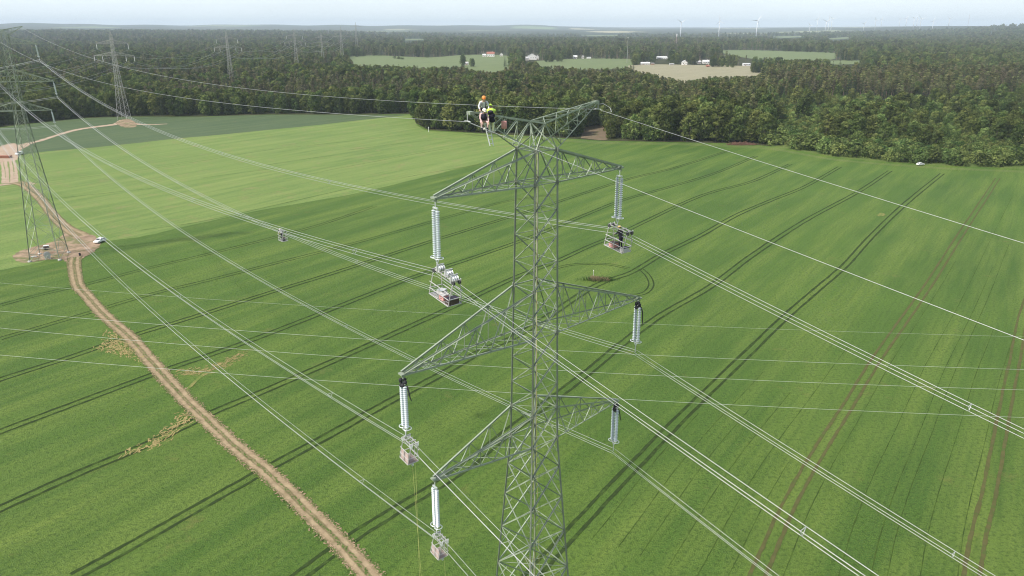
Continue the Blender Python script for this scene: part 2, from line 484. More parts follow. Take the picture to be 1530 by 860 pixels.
def make_ground():
    mb = MB()
    na = 300
    rad = [0, 60, 150, 300, 450, 700, 1000, 1400, 1900, 2300]
    r = 2300
    while r < 30000: r *= 1.07; rad.append(r)
    for i, r in enumerate(rad):
        for k in range(na):
            # denser in front of the camera
            t = (k / na - 0.5); ang = math.pi / 2 - (t * 2) * math.pi * (0.35 + 0.65 * abs(t * 2) ** 1.5)
            x, y = r * math.cos(ang), r * math.sin(ang)
            mb.v.append((x, y, terrain(x, y)))
    for i in range(len(rad) - 1):
        for k in range(na):
            q = (i * na + k, i * na + (k + 1) % na, (i + 1) * na + (k + 1) % na, (i + 1) * na + k)
            mb.f.append(q); mb.m.append(0)
    m, nt, b = new_mat('woodland_floor_and_far_country')
    tc = N(nt, 'ShaderNodeTexCoord'); obj = tc.outputs['Object']
    ge = N(nt, 'ShaderNodeVectorMath', operation='LENGTH'); nt.links.new(obj, ge.inputs[0])
    floor = mixc(nt, ramp(nt, noise(nt, obj, 0.06, 5.0), 0.35, 0.65), (0.030, 0.036, 0.016), (0.055, 0.056, 0.026))
    # far country: woods with a patchwork of fields between
    vo = N(nt, 'ShaderNodeTexVoronoi', Scale=1.0); vo.feature = 'F1'
    mp = N(nt, 'ShaderNodeMapping'); mp.inputs['Scale'].default_value = (0.0016, 0.0009, 0.0016)
    nt.links.new(obj, mp.inputs['Vector'])
    wv = N(nt, 'ShaderNodeTexNoise', Scale=3.0, Detail=3.0); nt.links.new(mp.outputs['Vector'], wv.inputs['Vector'])
    va = N(nt, 'ShaderNodeVectorMath', operation='MULTIPLY_ADD'); va.inputs[1].default_value = (0.5, 0.5, 0.5)
    nt.links.new(wv.outputs['Color'], va.inputs[0]); nt.links.new(mp.outputs['Vector'], va.inputs[2])
    nt.links.new(va.outputs[0], vo.inputs['Vector'])
    sp = N(nt, 'ShaderNodeSeparateColor'); nt.links.new(vo.outputs['Color'], sp.inputs[0])
    woods = mixc(nt, ramp(nt, noise(nt, obj, 0.02, 6.0, 0.75), 0.35, 0.68), (0.016, 0.026, 0.014), (0.055, 0.068, 0.034))
    fields = mixc(nt, sp.outputs[1], (0.16, 0.22, 0.09), (0.34, 0.31, 0.20))
    isf = ramp(nt, sp.outputs[0], 0.91, 0.92)
    fr = ramp(nt, ge.outputs['Value'], 5200, 6200)
    mm = N(nt, 'ShaderNodeMath', operation='MULTIPLY'); nt.links.new(isf, mm.inputs[0]); nt.links.new(fr, mm.inputs[1])
    far = mixc(nt, mm.outputs[0], woods, fields)
    c = mixc(nt, ramp(nt, ge.outputs['Value'], 2400, 3200), floor, far)
    nt.links.new(c, b.inputs['Base Color'])
    b.inputs['Roughness'].default_value = 0.95; b.inputs['Specular IOR Level'].default_value = 0.05
    o = mb.build('ground', m, None, True)
    tag(o, kind='structure')
make_ground()

def make_fields():
    P = [ground(u, v) for u, v in EDGE]
    P += [V((420, 60, 0)), V((300, -250, 0)), V((-400, -250, 0)), V((-640, 150, 0))]
    bm = bmesh.new()
    f = bm.faces.new([bm.verts.new((p.x, p.y, 0.02)) for p in P])
    bm.normal_update()
    if f.normal.z < 0: f.normal_flip()
    bmesh.ops.triangulate(bm, faces=bm.faces[:])
    me = bpy.data.meshes.new('crop_field'); bm.to_mesh(me); bm.free(); me.materials.append(M['field'])
    o = bpy.data.objects.new('crop_field', me); COL.objects.link(o); o['kind'] = 'structure'
make_fields()

patch('pale_crop_field', [(-260, 262), (-100, 246), (0, 236), (60, 227), (130, 221), (200, 214), (262, 207), (330, 201), (400, 194), (470, 187), (540, 179),
    (612, 172), (622, 185), (640, 195), (690, 198), (740, 201), (790, 205), (770, 222), (735, 238), (690, 250), (620, 268), (520, 291), (400, 312), (300, 333), (217, 352), (157, 361),
    (120, 372), (60, 392), (0, 404), (-120, 432), (-300, 470)], 0.035, M['pale'], 0.4)
patch('blue_green_crop_field', [(-260, 262), (-100, 246), (0, 236), (60, 227), (130, 221), (200, 214), (262, 207), (330, 201), (400, 194), (470, 187), (540, 179), (608, 171.6),
    (560, 171.3), (400, 171.3), (300, 174.3), (200, 174.3), (130, 176.4), (60, 183.4), (0, 190.5), (-100, 196.5), (-300, 203)], 0.05, M['blue'], 0.4)
# sown grass round the field's corner by the wood, and the bare bank in the gap
patch('grass_headland', [(700, 200), (800, 205), (900, 211.5), (1000, 213.5), (1100, 216), (1160, 221), (1250, 237), (1400, 249), (1530, 255), (1700, 266), (1700, 270), (1530, 258), (1400, 252),
    (1250, 240), (1160, 225), (1090, 219.5), (1000, 216.5), (900, 215), (800, 208), (700, 202)], 0.045, M['headland'], 0.5)
patch('thicket_grass', [(1152, 219), (1200, 226.5), (1250, 235.5), (1300, 240.5), (1400, 247.5), (1530, 252.5), (1800, 268), (1800, 172), (1530, 158), (1340, 156), (1150, 160)], 0.012, M['headland'], 0.5)
patch('bare_bank', [(868, 206), (874, 190), (905, 188), (908, 208)], 0.06, M['bare'], 0.2)
patch('far_meadow', [(517, 85), (560, 82.5), (640, 85.5), (700, 81.5), (765, 84), (765, 99), (745, 108), (715, 108), (640, 104), (540, 100)], 0.3, M['farfield'])
patch('far_meadow', [(800, 91), (870, 87.5), (945, 88.5), (937, 101), (880, 104), (800, 103)], 0.32, M['farfield'])
patch('stubble_field', [(939, 97.5), (975, 96), (1040, 97), (1100, 98), (1149, 101), (1125, 116), (1060, 118), (1020, 124), (985, 116), (940, 107)], 0.34, M['tanfield'])
patch('far_meadow', [(1068, 75.5), (1110, 74.5), (1180, 76.5), (1249, 79), (1242, 89), (1170, 92), (1100, 84)], 0.36, M['farfield'])
FARM = [[(1150, 54.8), (1180, 53.8), (1203, 54.6), (1172, 56.4)], [(600, 59), (622, 58), (640, 58.8), (606, 60.4)], [(1236, 57.6), (1262, 55.6), (1270, 57), (1246, 59)], [(860, 52), (900, 51), (935, 51.6), (890, 53)]]
for k, P in enumerate(FARM): patch('far_meadow', P, 1.0, M['farfield'], 0, 3, far=True)
patch('far_meadow', [(1235, 90.5), (1290, 90), (1288, 95), (1240, 96)], 0.37, M['farfield'])

def strip(name, px, w, z, mat, jit=0.0, cols=1, sub=10):
    mb = MB()
    P = spline([ground(u, v) for u, v in px], sub)
    if isinstance(w, list):
        n = len(w); w = [lerp_list(i / (len(P) - 1) * (n - 1), list(enumerate(w))) for i in range(len(P))]
    ribbon(mb, P, w, z, jit, cols)
    o = mb.build(name, mat); set_attr(o, 'across', mb.attr); o['kind'] = 'structure'
    return o

# the sandy access track
strip('dirt_track', [(112, 384), (111, 398), (116, 425), (128, 440), (157, 472), (194, 504), (228, 543), (251, 569), (280, 600), (322, 640), (357, 672),
    (404, 710), (462, 766), (514, 818), (553, 862), (590, 905), (640, 970)], [4.2, 4.0, 3.5, 3.3, 3.3, 3.3, 3.2, 3.0, 2.9, 2.9, 2.9, 2.9, 2.9, 2.9, 2.9, 2.9, 2.9], 0.10, M['track'], 0.07, 6)
strip('dirt_track', [(122, 352), (108, 345), (93, 335), (75, 316), (60, 296), (38, 277), (24, 272)], [6, 5, 4.5, 4.2, 4.2, 5, 7], 0.10, M['track'], 0.2, 6)
strip('dirt_track', [(15, 226), (40, 215), (60, 210), (88, 201), (105, 196), (125, 192), (150, 188.5), (175, 185), (188, 179)], [9, 6, 4, 3.5, 5, 6, 8, 7, 9], 0.09, M['sand'], 0.5, 2)
strip('dirt_track', [(188, 183), (215, 186), (250, 185)], [6, 4, 3], 0.085, M['sand'], 0.3, 2)
patch('worksite_earth', [(19, 382), (30, 375), (50, 369), (75, 362), (92, 352), (95, 341), (108, 344), (122, 349), (140, 352), (151, 362), (143, 374), (125, 385), (112, 396), (99, 392),
    (92, 387), (70, 388), (42, 392), (24, 390)], 0.075, M['dirt'], 0.35)
patch('worksite_earth', [(-60, 250), (-30, 238), (0, 219), (22, 214), (30, 222), (27, 235), (20, 240), (-10, 243)], 0.078, M['sand'], 0.4)
for u0 in (2, 8, 15, 21):
    strip('dirt_track', [(u0 - 1, 237), (u0 + 2, 250), (u0 + 3, 262), (u0 + 3, 274)], [1.5, 1.3, 1.5, 1.8], 0.082 + u0 * .0005, M['sand'], 0.25, 1)
strip('dirt_track', [(-80, 283), (-20, 279), (30, 273), (50, 275)], [4, 3, 4, 3], 0.079, M['sand'], 0.3, 1)
patch('worksite_earth', [(172, 184), (188, 177), (201, 182), (204, 189), (186, 190)], 0.095, M['dirt'], 0.5)
# flattened, dried crop beside the track
def flake(mb, c, a, l, w, z):
    d = V((math.cos(a), math.sin(a), 0)); n = V((-d.y, d.x, 0)); t = random.uniform(-.04, .04)
    mb.add([c - d * l + n * w * random.uniform(.2, 1) + V((0, 0, z)), c - d * l * .8 - n * w + V((0, 0, z + .01)), c + d * l - n * w * random.uniform(.2, 1) + V((0, 0, z + t)), c + d * l * .8 + n * w + V((0, 0, z + t))], [(0, 1, 2, 3)])
def litter(name, px, mat):
    P = [ground(u, v) for u, v in px]; mb = MB()
    x0, x1 = min(p.x for p in P) - 3, max(p.x for p in P) + 3; y0, y1 = min(p.y for p in P) - 3, max(p.y for p in P) + 3
    def dist(x, y):
        best = 1e9; ins = False; j = len(P) - 1
        for i in range(len(P)):
            a, b = P[j], P[i]; ab = b - a; t = max(0, min(1, ((x - a.x) * ab.x + (y - a.y) * ab.y) / max(1e-9, ab.x ** 2 + ab.y ** 2)))
            best = min(best, math.hypot(x - a.x - ab.x * t, y - a.y - ab.y * t))
            if (a.y > y) != (b.y > y) and x < (b.x - a.x) * (y - a.y) / (b.y - a.y) + a.x: ins = not ins
            j = i
        return best if ins else -best
    main = (P[len(P) // 2] - P[0]); a0 = math.atan2(main.y, main.x)
    for k in range(int((x1 - x0) * (y1 - y0) * 9)):
        x, y = random.uniform(x0, x1), random.uniform(y0, y1); e = dist(x, y)
        clump = .5 + .5 * math.sin(x * 1.3 + math.sin(y * .9)) * math.sin(y * 1.1 + 1)
        if random.random() < max(0, min(1, .30 + e * .32)) * (.35 + .65 * clump) and e > -1.6: flake(mb, V((x, y, 0)), a0 + random.gauss(0, .5), random.uniform(.2, .7), random.uniform(.05, .16), random.uniform(.05, .12))
    mb.build(name, mat)['kind'] = 'stuff'
litter('flattened_crop', [(160, 494), (171, 492), (196, 512), (214, 540), (190, 533), (165, 527), (142, 522), (156, 510)], M['drystalk'])
litter('flattened_crop', [(250, 553), (280, 552), (310, 549), (340, 535), (372, 523), (360, 535), (330, 552), (300, 560), (268, 561)], M['drystalk'])
litter('flattened_crop', [(281, 605), (296, 628), (270, 640), (240, 664), (205, 678), (186, 680), (225, 655), (256, 632)], M['drystalk'])
strip('wheel_track', [(276, 586), (290, 572), (306, 558)], 0.8, 0.088, M['straw'], 0.1)
patch('flattened_crop', [(1310, 321.5), (1317, 318), (1323, 320.5), (1316, 323.5)], 0.085, M['straw'], 0.2)

# loose soil and trampled crop along the track's edges
ed = MB(); ed2 = MB()
P = spline([ground(u, v) for u, v in [(112, 384), (111, 398), (116, 425), (128, 440), (157, 472), (194, 504), (228, 543), (251, 569), (280, 600), (322, 640), (357, 672), (404, 710), (462, 766), (514, 818), (553, 862), (590, 905), (640, 970)]], 40)
for i in range(1, len(P) - 1):
    d = (P[i + 1] - P[i - 1]).normalized(); n = V((-d.y, d.x, 0))
    for k in range(5):
        sgn = random.choice((-1, 1)); off = random.gauss(1.42, .24)
        flake(ed, P[i] + n * sgn * off + d * random.uniform(-.5, .5), random.uniform(0, 6.28), random.uniform(.06, .24), random.uniform(.05, .14), random.uniform(.105, .13))
    for k in range(3):
        off = random.choice((-1.55, 1.55, 0)) + random.gauss(0, .18 if k else .1)
        flake(ed2, P[i] + n * off + d * random.uniform(-.5, .5), math.atan2(d.y, d.x) + random.gauss(0, .5), random.uniform(.1, .32), random.uniform(.04, .14), random.uniform(.115, .17))
ed.build('loose_soil', M['clod'])['kind'] = 'stuff'
ed2.build('verge_grass', M['headland'])['kind'] = 'stuff'

# tramlines: pairs of wheel tracks the sprayer keeps to
TR = [
 [(1491, 266), (1440, 343), (1391, 420), (1348, 482), (1312, 533), (1262, 614), (1220, 680), (1180, 752), (1142, 837), (1118, 890)],
 [(1600, 330), (1540, 440), (1515, 545), (1496, 640), (1478, 735), (1462, 800), (1450, 870)],
 [(1408, 259), (1353, 304), (1302, 353), (1263, 396), (1220, 433), (1173, 474), (1122, 523), (1028, 614), (938, 706), (850, 800), (790, 865)],
 [(1330, 255), (1283, 286), (1204, 329), (1126, 380), (1063, 427), (989, 470), (930, 513), (887, 549), (837, 588), (760, 645), (683, 706), (592, 762), (524, 805), (443, 864), (380, 910)],
 [(1255, 249), (1204, 278), (1150, 300), (1099, 322), (1048, 351), (989, 380), (945, 406), (905, 420), (870, 438), (820, 472), (769, 503), (722, 523), (665, 556), (612, 584), (560, 612), (514, 638), (409, 695), (300, 756), (200, 813), (110, 862)],
 [(1181, 245), (1126, 270), (1067, 286), (1024, 302), (930, 347), (880, 368), (832, 390), (766, 416), (690, 452), (620, 484), (510, 534), (400, 582), (314, 618), (220, 664), (120, 706), (0, 760), (-60, 790)],
 [(1130, 233), (1067, 259), (997, 280), (930, 299), (874, 321), (785, 357), (700, 387), (620, 413), (510, 456), (400, 499), (320, 528), (249, 552), (120, 600), (0, 645), (-60, 668)],
 [(1085, 226), (1010, 250), (940, 267), (874, 288), (810, 309), (752, 327), (690, 346), (620, 368), (510, 404), (400, 438), (300, 470), (196, 502), (100, 535), (0, 567), (-60, 590)],
 [(830, 290), (760, 300), (680, 321), (600, 344), (500, 371), (400, 396), (310, 419), (220, 441), (110, 474), (0, 506)],
 [(560, 308), (480, 335), (400, 357), (300, 382), (215, 402), (131, 424), (60, 440), (0, 456)],
]
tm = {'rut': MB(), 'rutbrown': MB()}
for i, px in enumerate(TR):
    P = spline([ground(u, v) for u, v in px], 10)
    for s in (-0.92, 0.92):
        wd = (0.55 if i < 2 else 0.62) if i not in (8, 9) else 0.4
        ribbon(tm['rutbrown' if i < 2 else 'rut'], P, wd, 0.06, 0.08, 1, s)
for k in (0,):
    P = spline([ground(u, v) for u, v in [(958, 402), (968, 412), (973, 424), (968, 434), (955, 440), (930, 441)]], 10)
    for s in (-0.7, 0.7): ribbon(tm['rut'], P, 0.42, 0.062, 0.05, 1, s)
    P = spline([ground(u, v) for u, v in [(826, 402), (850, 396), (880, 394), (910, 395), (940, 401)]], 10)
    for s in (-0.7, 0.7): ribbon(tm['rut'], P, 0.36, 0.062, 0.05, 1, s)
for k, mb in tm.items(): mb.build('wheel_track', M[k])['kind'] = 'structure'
# lines in the pale crop and single drill gaps towards the near edge of the field
ln = MB()
for px in ([(-80, 285), (68, 271), (154, 261), (230, 251), (310, 239), (400, 224), (520, 211), (615, 200)], [(210, 344), (300, 331), (400, 309), (520, 282), (620, 262), (720, 245)],
           [(400, 246), (460, 237), (500, 231)], [(520, 224), (600, 214), (680, 206)], [(-80, 318), (80, 297), (240, 280)], [(480, 256), (620, 230), (720, 213)], [(300, 266), (420, 250)]):
    ribbon(ln, spline([ground(u, v) for u, v in px], 8), 0.4, 0.07, 0.12)
for px in ([(620, 171.8), (660, 190), (640, 200)],):
    pass
drill = []
A = ground(1318, 523); B = ground(1142, 837); C1 = ground(1391, 420)
d = (A - B).normalized(); nrm = V((d.y, -d.x, 0))
for k, (o, a, b) in enumerate([(2.6, -5, 150), (4.3, 0, 190), (6.2, -10, 210), (8.1, 3, 180), (9.6, -12, 220), (11.4, -10, 150), (13.0, -5, 160), (14.6, -14, 200), (16.4, -8, 120), (18.3, -14, 190), (20.0, -6, 120),
                        (-2.8, -9, 30), (-6.0, -14, 90), (-9.5, -14, 65), (-13.0, -14, 50), (-16.0, -14, 70), (-19.5, -14, 40)]):
    P = spline([ground(u, v) for u, v in TR[0]], 14)
    P = P[len(P) - 1 - int(len(P) * min(1.0, (b + 40) / 230.0)):]
    ribbon(ln, P, 0.11, 0.07, 0.045, 1, o * 1.15 + 0.1 * math.sin(k * 2.1))
    i = len(P)
    while i < len(P) - 3:
        j = i + random.randint(5, 20); ribbon(ln, P[i:j], 0.15, 0.07, 0.05, 1, o * 1.15 + 0.15 * math.sin(k * 2.1 + i * .3)); i = j + random.choice((0, 0, 1, 2))
ln.build('drill_line', M['gap'])['kind'] = 'structure'

# ---------------------------------------------------------------- haze, sky, sun
SUN_AZ, SUN_EL = 238.0, 50.0      # compass bearing (0 = +Y, clockwise), elevation
def make_sky():
    w = bpy.data.worlds.new('World'); SC.world = w; w.use_nodes = True
    nt = w.node_tree
    bg = nt.nodes['Background']
    sk = N(nt, 'ShaderNodeTexSky'); sk.sky_type = 'NISHITA'; sk.sun_disc = False
    sk.sun_elevation = R(SUN_EL); sk.sun_rotation = R(SUN_AZ)
    sk.air_density = 1.0; sk.dust_density = 2.0; sk.ozone_density = 1.0
    tc = N(nt, 'ShaderNodeTexCoord')
    mp = N(nt, 'ShaderNodeMapping'); mp.inputs['Scale'].default_value = (1, 1, 5)
    nt.links.new(tc.outputs['Generated'], mp.inputs['Vector'])
    sz = N(nt, 'ShaderNodeSeparateXYZ'); nt.links.new(tc.outputs['Generated'], sz.inputs[0])
    cl = noise(nt, mp.outputs['Vector'], 2.2, 6.0, 0.6)
    mr = N(nt, 'ShaderNodeMapRange')
    mr.inputs['From Min'].default_value = 0.25; mr.inputs['From Max'].default_value = 0.75
    mr.inputs['To Min'].default_value = 0.8; mr.inputs['To Max'].default_value = 1.0
    nt.links.new(cl, mr.inputs['Value'])
    # the milky layer is thick towards the horizon and thins out overhead
    el = N(nt, 'ShaderNodeMapRange'); el.inputs['From Min'].default_value = 0.06; el.inputs['From Max'].default_value = 0.5
    el.inputs['To Min'].default_value = 1.0; el.inputs['To Max'].default_value = 0.22
    nt.links.new(sz.outputs['Z'], el.inputs['Value'])
    ml = N(nt, 'ShaderNodeMath', operation='MULTIPLY'); nt.links.new(mr.outputs['Result'], ml.inputs[0]); nt.links.new(el.outputs['Result'], ml.inputs[1])
    c = mixc(nt, ml.outputs[0], sk.outputs[0], (8.0, 8.85, 9.2))   # thin, even high cloud
    nt.links.new(c, bg.inputs['Color'])
    bg.inputs['Strength'].default_value = 0.10
    ld = bpy.data.lights.new('sun', 'SUN'); ld.energy = 4.2; ld.angle = R(2.5); ld.color = (1.0, 0.955, 0.88)
    lo = bpy.data.objects.new('sun', ld); COL.objects.link(lo)
    az, el = R(SUN_AZ), R(SUN_EL)
    dirv = V((math.sin(az) * math.cos(el), math.cos(az) * math.cos(el), math.sin(el)))
    lo.rotation_euler = dirv.to_track_quat('Z', 'Y').to_euler()
    lo.location = dirv * 300
make_sky()

def make_haze():
    mb = MB(); mb.box((0, 8000, 134), (70000, 60000, 272))
    m = bpy.data.materials.new('haze'); m.use_nodes = True; nt = m.node_tree
    nt.nodes.remove(nt.nodes['Principled BSDF'])
    pv = N(nt, 'ShaderNodeVolumePrincipled'); pv.inputs['Density'].default_value = 7.0e-5
    pv.inputs['Color'].default_value = (0.76, 0.87, 1.0, 1)
    pv.inputs['Anisotropy'].default_value = 0.0
    nt.links.new(pv.outputs[0], nt.nodes['Material Output'].inputs['Volume'])
    o = mb.build('haze', m); tag(o, kind='stuff')
HAZE = True
if HAZE: make_haze()

SC.view_settings.view_transform = 'Standard'; SC.view_settings.look = 'None'
SC.view_settings.gamma = 1.0; SC.view_settings.use_curve_mapping = False
SC.view_settings.exposure = 0.42
SC.render.engine = 'CYCLES'
cy = SC.cycles
cy.max_bounces = 5; cy.diffuse_bounces = 3; cy.glossy_bounces = 2; cy.transmission_bounces = 2; cy.volume_bounces = 1; cy.transparent_max_bounces = 8
cy.use_adaptive_sampling = True; cy.adaptive_threshold = 0.015
cy.caustics_reflective = False; cy.caustics_refractive = False
cy.use_denoising = True; cy.filter_width = 1.1
SC.render.filter_size = 1.3 if hasattr(SC.render, 'filter_size') else 1.5
# ---------------------------------------------------------------- lattice pylons
def pylon(name, loc, rz, zl, base_half, label, group, ladder=False):
    """zl: heights of arms etc.; local x = along the crossarms, local y = along the line"""
    root = tag(empty(name, loc, rz), label, 'pylon', group)
    S = zl['side']                        # [(z, half side)]
    def hs(z): return lerp_list(z, S)
    def corner(k, z):
        sx, sy = ((1, 1), (-1, 1), (-1, -1), (1, -1))[k]
        h = hs(z); return V((sx * h, sy * h, z))
    zt = zl['body_top']
    # legs
    brk = [z for z, _ in S if z <= zt]
    for k in range(4):
        mb = MB()
        for a, b in zip(brk, brk[1:]):
            mb.angle(corner(k, a), corner(k, b), 0.19 if b < zl['bot'] else 0.15, 0, 1 if k % 2 else -1, 0.024)
        mb.build('leg', M['steel_leg'], root)
        fb = MB(); fb.lathe([(0.55, -0.2), (0.55, 0.35), (0.4, 0.5)], corner(k, 0), 10); fb.build('footing', M['concrete'], root)
    # panels from top downwards
    lev = [zt]
    z = zt
    for nxt, n in zl['panels']:
        st = (z - nxt) / n
        for i in range(n): lev.append(z - st * (i + 1))
        z = nxt
    while z > 2.5:
        z = max(0.0, z - max(1.9, hs(z) * 2 * 0.98))
        if z < 2.2: z = 0.0
        lev.append(z)
    for f in range(4):
        mb = MB(); a, b = f, (f + 1) % 4
        for i in range(len(lev) - 1):
            z1, z0 = lev[i], lev[i + 1]
            w = 0.07 if z1 > zl['bot'] + 1 else 0.085
            A1, B1, A0, B0 = corner(a, z1), corner(b, z1), corner(a, z0), corner(b, z0)
            mb.angle(B1, A0, w + .012, 0, -1)
            if z1 > zl['bot'] + .5: mb.angle(A0, B0, .04)
            if z1 <= zl['bot'] + .5:
                mb.angle(A1, B0, w, 0, 1)
                mid = (A1 + B1 + A0 + B0) / 4
                sz = 0.045
                mb.angle((A1 + B0) / 2 * 0.5 + A1 * 0.5, (A1 + A0) / 2, sz); mb.angle((B1 + A0) / 2 * 0.5 + B1 * 0.5, (B1 + B0) / 2, sz, 0, -1)
                if i % 2: mb.angle(A0, B0, .05)
        mb.build('face_bracing', M['steel'], root)
    for z in zl['rings'] + [lev[-1 - k] for k in (2, 4, 6) if len(lev) > 8]:
        if z <= 0.1: continue
        rings = MB()
        for k in range(4): rings.angle(corner(k, z), corner((k + 1) % 4, z), 0.065)
        rings.angle(corner(0, z), corner(2, z), 0.04); rings.angle(corner(1, z), corner(3, z), 0.04)
        rings.build('horizontal_diaphragm', M['steel'], root)
    # crossarms
    for key in ('top', 'mid', 'bot'):
        z0, zr, L = zl[key], zl[key + '_root'], zl[key + '_len']
        for sx in (1, -1):
            mb = MB(); h1, h0 = hs(zr), hs(z0)
            T = lambda t, sy, lvl: (V((sx * h1, sy * h1, zr)).lerp(V((sx * L, sy * 0.16, z0 + 0.12)), t) if lvl else V((sx * h0, sy * h0, z0)).lerp(V((sx * L, sy * 0.16, z0)), t))
            n = 4 if L < 10 else 5
            ts = [0]
            for i in range(n): ts.append(ts[-1] + (1.0 - 0.09 * i))
            ts = [t / ts[-1] for t in ts]
            for sy in (1, -1):
                mb.angle(T(0, sy, 1), T(1, sy, 1), 0.115, 0, sy); mb.angle(T(0, sy, 0), T(1, sy, 0), 0.10, 0, -sy)
                for i in range(n):
                    a, b = ts[i], ts[i + 1]; m = (a + b) / 2
                    mb.angle(T(a, sy, 1), T(m, sy, 0), 0.058, 0, sy)
                    mb.angle(T(m, sy, 0), T(b, sy, 1), 0.058, 0, -sy)
                    if i < n - 2: mb.angle(T(b, sy, 1), T(b, sy, 0), 0.035)
            for i in range(n):
                a, b = ts[i], ts[i + 1]
                mb.angle(T(a, 1, 0), T(b, -1, 0), 0.036); mb.angle(T(a, -1, 0), T(b, 1, 0), 0.036)
                mb.angle(T(b, 1, 0), T(b, -1, 0), 0.036)
            mb.box((sx * (L + 0.02), 0, z0 + 0.03), (0.34, 0.46, 0.10)); mb.box((sx * L, 0, z0 - 0.12), (0.05, 0.3, 0.22))
            mb.build('crossarm', M['steel'], root)
    # bolted joint plates at the arm roots
    for key in ('top', 'mid', 'bot'):
        for z in (zl[key], zl[key + '_root']):
            for k in range(4):
                mb = MB(); c = corner(k, z); mb.box(c, (0.05, 0.26, 0.3)); mb.box(c + V((0, 0, 0.004)), (0.25, 0.05, 0.26)); mb.build('joint_plate', M['steel_leg'], root)
    # earth wire arms: two arms that rise from a saddle over the body
    zs, zp, L = zl['saddle'], zl['peak'], zl['peak_len']
    sad = {1: V((0, 0.75, zs)), -1: V((0, -0.75, zs))}
    mb = MB()
    mb.angle(sad[1], sad[-1], 0.09)
    for k in range(4):
        for sy in (1, -1): mb.angle(corner(k, zt), sad[sy], 0.07)
    mb.build('saddle_frame', M['steel'], root)
    for sx in (1, -1):
        mb = MB()
        T = lambda t, sy, lvl: (sad[sy].lerp(V((sx * L, sy * 0.12, zp)), t) if lvl else V((sx * hs(zt), sy * hs(zt), zt)).lerp(V((sx * L, sy * 0.12, zp - 0.15)), t))
        n = 5
        for sy in (1, -1):
            mb.angle(T(0, sy, 1), T(1, sy, 1), 0.10, 0, sy); mb.angle(T(0, sy, 0), T(1, sy, 0), 0.08, 0, -sy)
            for i in range(n):
                a, b = i / n, (i + 1) / n; m = (a + b) / 2
                mb.angle(T(a, sy, 1), T(m, sy, 0), 0.045); mb.angle(T(m, sy, 0), T(b, sy, 1), 0.045, 0, -1)
        for i in range(n):
            a, b = i / n, (i + 1) / n
            mb.angle(T(a, 1, 1), T(b, -1, 1), 0.04); mb.angle(T(a, -1, 1), T(b, 1, 1), 0.04); mb.angle(T(b, 1, 0), T(b, -1, 0), 0.04)
        mb.box((sx * (L + 0.03), 0, zp - 0.06), (0.3, 0.36, 0.2))
        mb.build('earth_wire_arm', M['galv'] if False else M['steel'], root)
    if ladder:
        mb = MB(); k = 2
        for i in range(int(zt / 0.4)):
            c = corner(k, i * 0.4 + 0.5); mb.bar(c, c + V((-0.2 if i % 2 else 0, 0 if i % 2 else -0.2, 0)), 0.025)
        mb.build('climbing_steps', M['steel_leg'], root)['kind'] = 'stuff'
    return root

ARM = 39.55
ZM = dict(body_top=62.45, saddle=64.15, peak=65.15, peak_len=5.3, top=60.3, top_root=62.45, top_len=8.05, mid=49.6, mid_root=53.05, mid_len=10.9, bot=41.2, bot_root=43.7, bot_len=8.85,
          side=[(0, 4.25), (28.5, 2.02), (41.2, 1.22), (60.3, 0.97), (62.45, 0.93), (65, 0.9)],
          panels=[(60.3, 1), (53.05, 4), (49.6, 2), (43.7, 3), (41.2, 1)], rings=[62.45, 60.3, 53.05, 49.6, 43.7, 41.2])
PM = V((1.62, 49.5, 0))
pylon('lattice_pylon', PM, R(ARM), ZM, 4.2, 'tall grey green lattice pylon with three crossarms and line workers at its peak', None, True)
DZ = 4.8
ZL = {k: (v + DZ if isinstance(v, float) and not k.endswith('len') else v) for k, v in ZM.items()}
ZL['side'] = [(0, 4.3)] + [(z + DZ, s) for z, s in ZM['side'][1:]]
ZL['panels'] = [(z + DZ, n) for z, n in ZM['panels']]; ZL['rings'] = [z + DZ for z in ZM['rings']]
PL = V((-148.0, 232.0, 0)); LARM = 12.0
pylon('lattice_pylon', PL, R(LARM), ZL, 4.3, 'lattice pylon standing on the bare earth work site beside the white car', None)

def armv(rz): return V((math.cos(R(rz)), math.sin(R(rz)), 0))
def linev(rz): return V((-math.sin(R(rz)), math.cos(R(rz)), 0))
AM, LMN = armv(ARM), linev(ARM)
AL = armv(LARM)

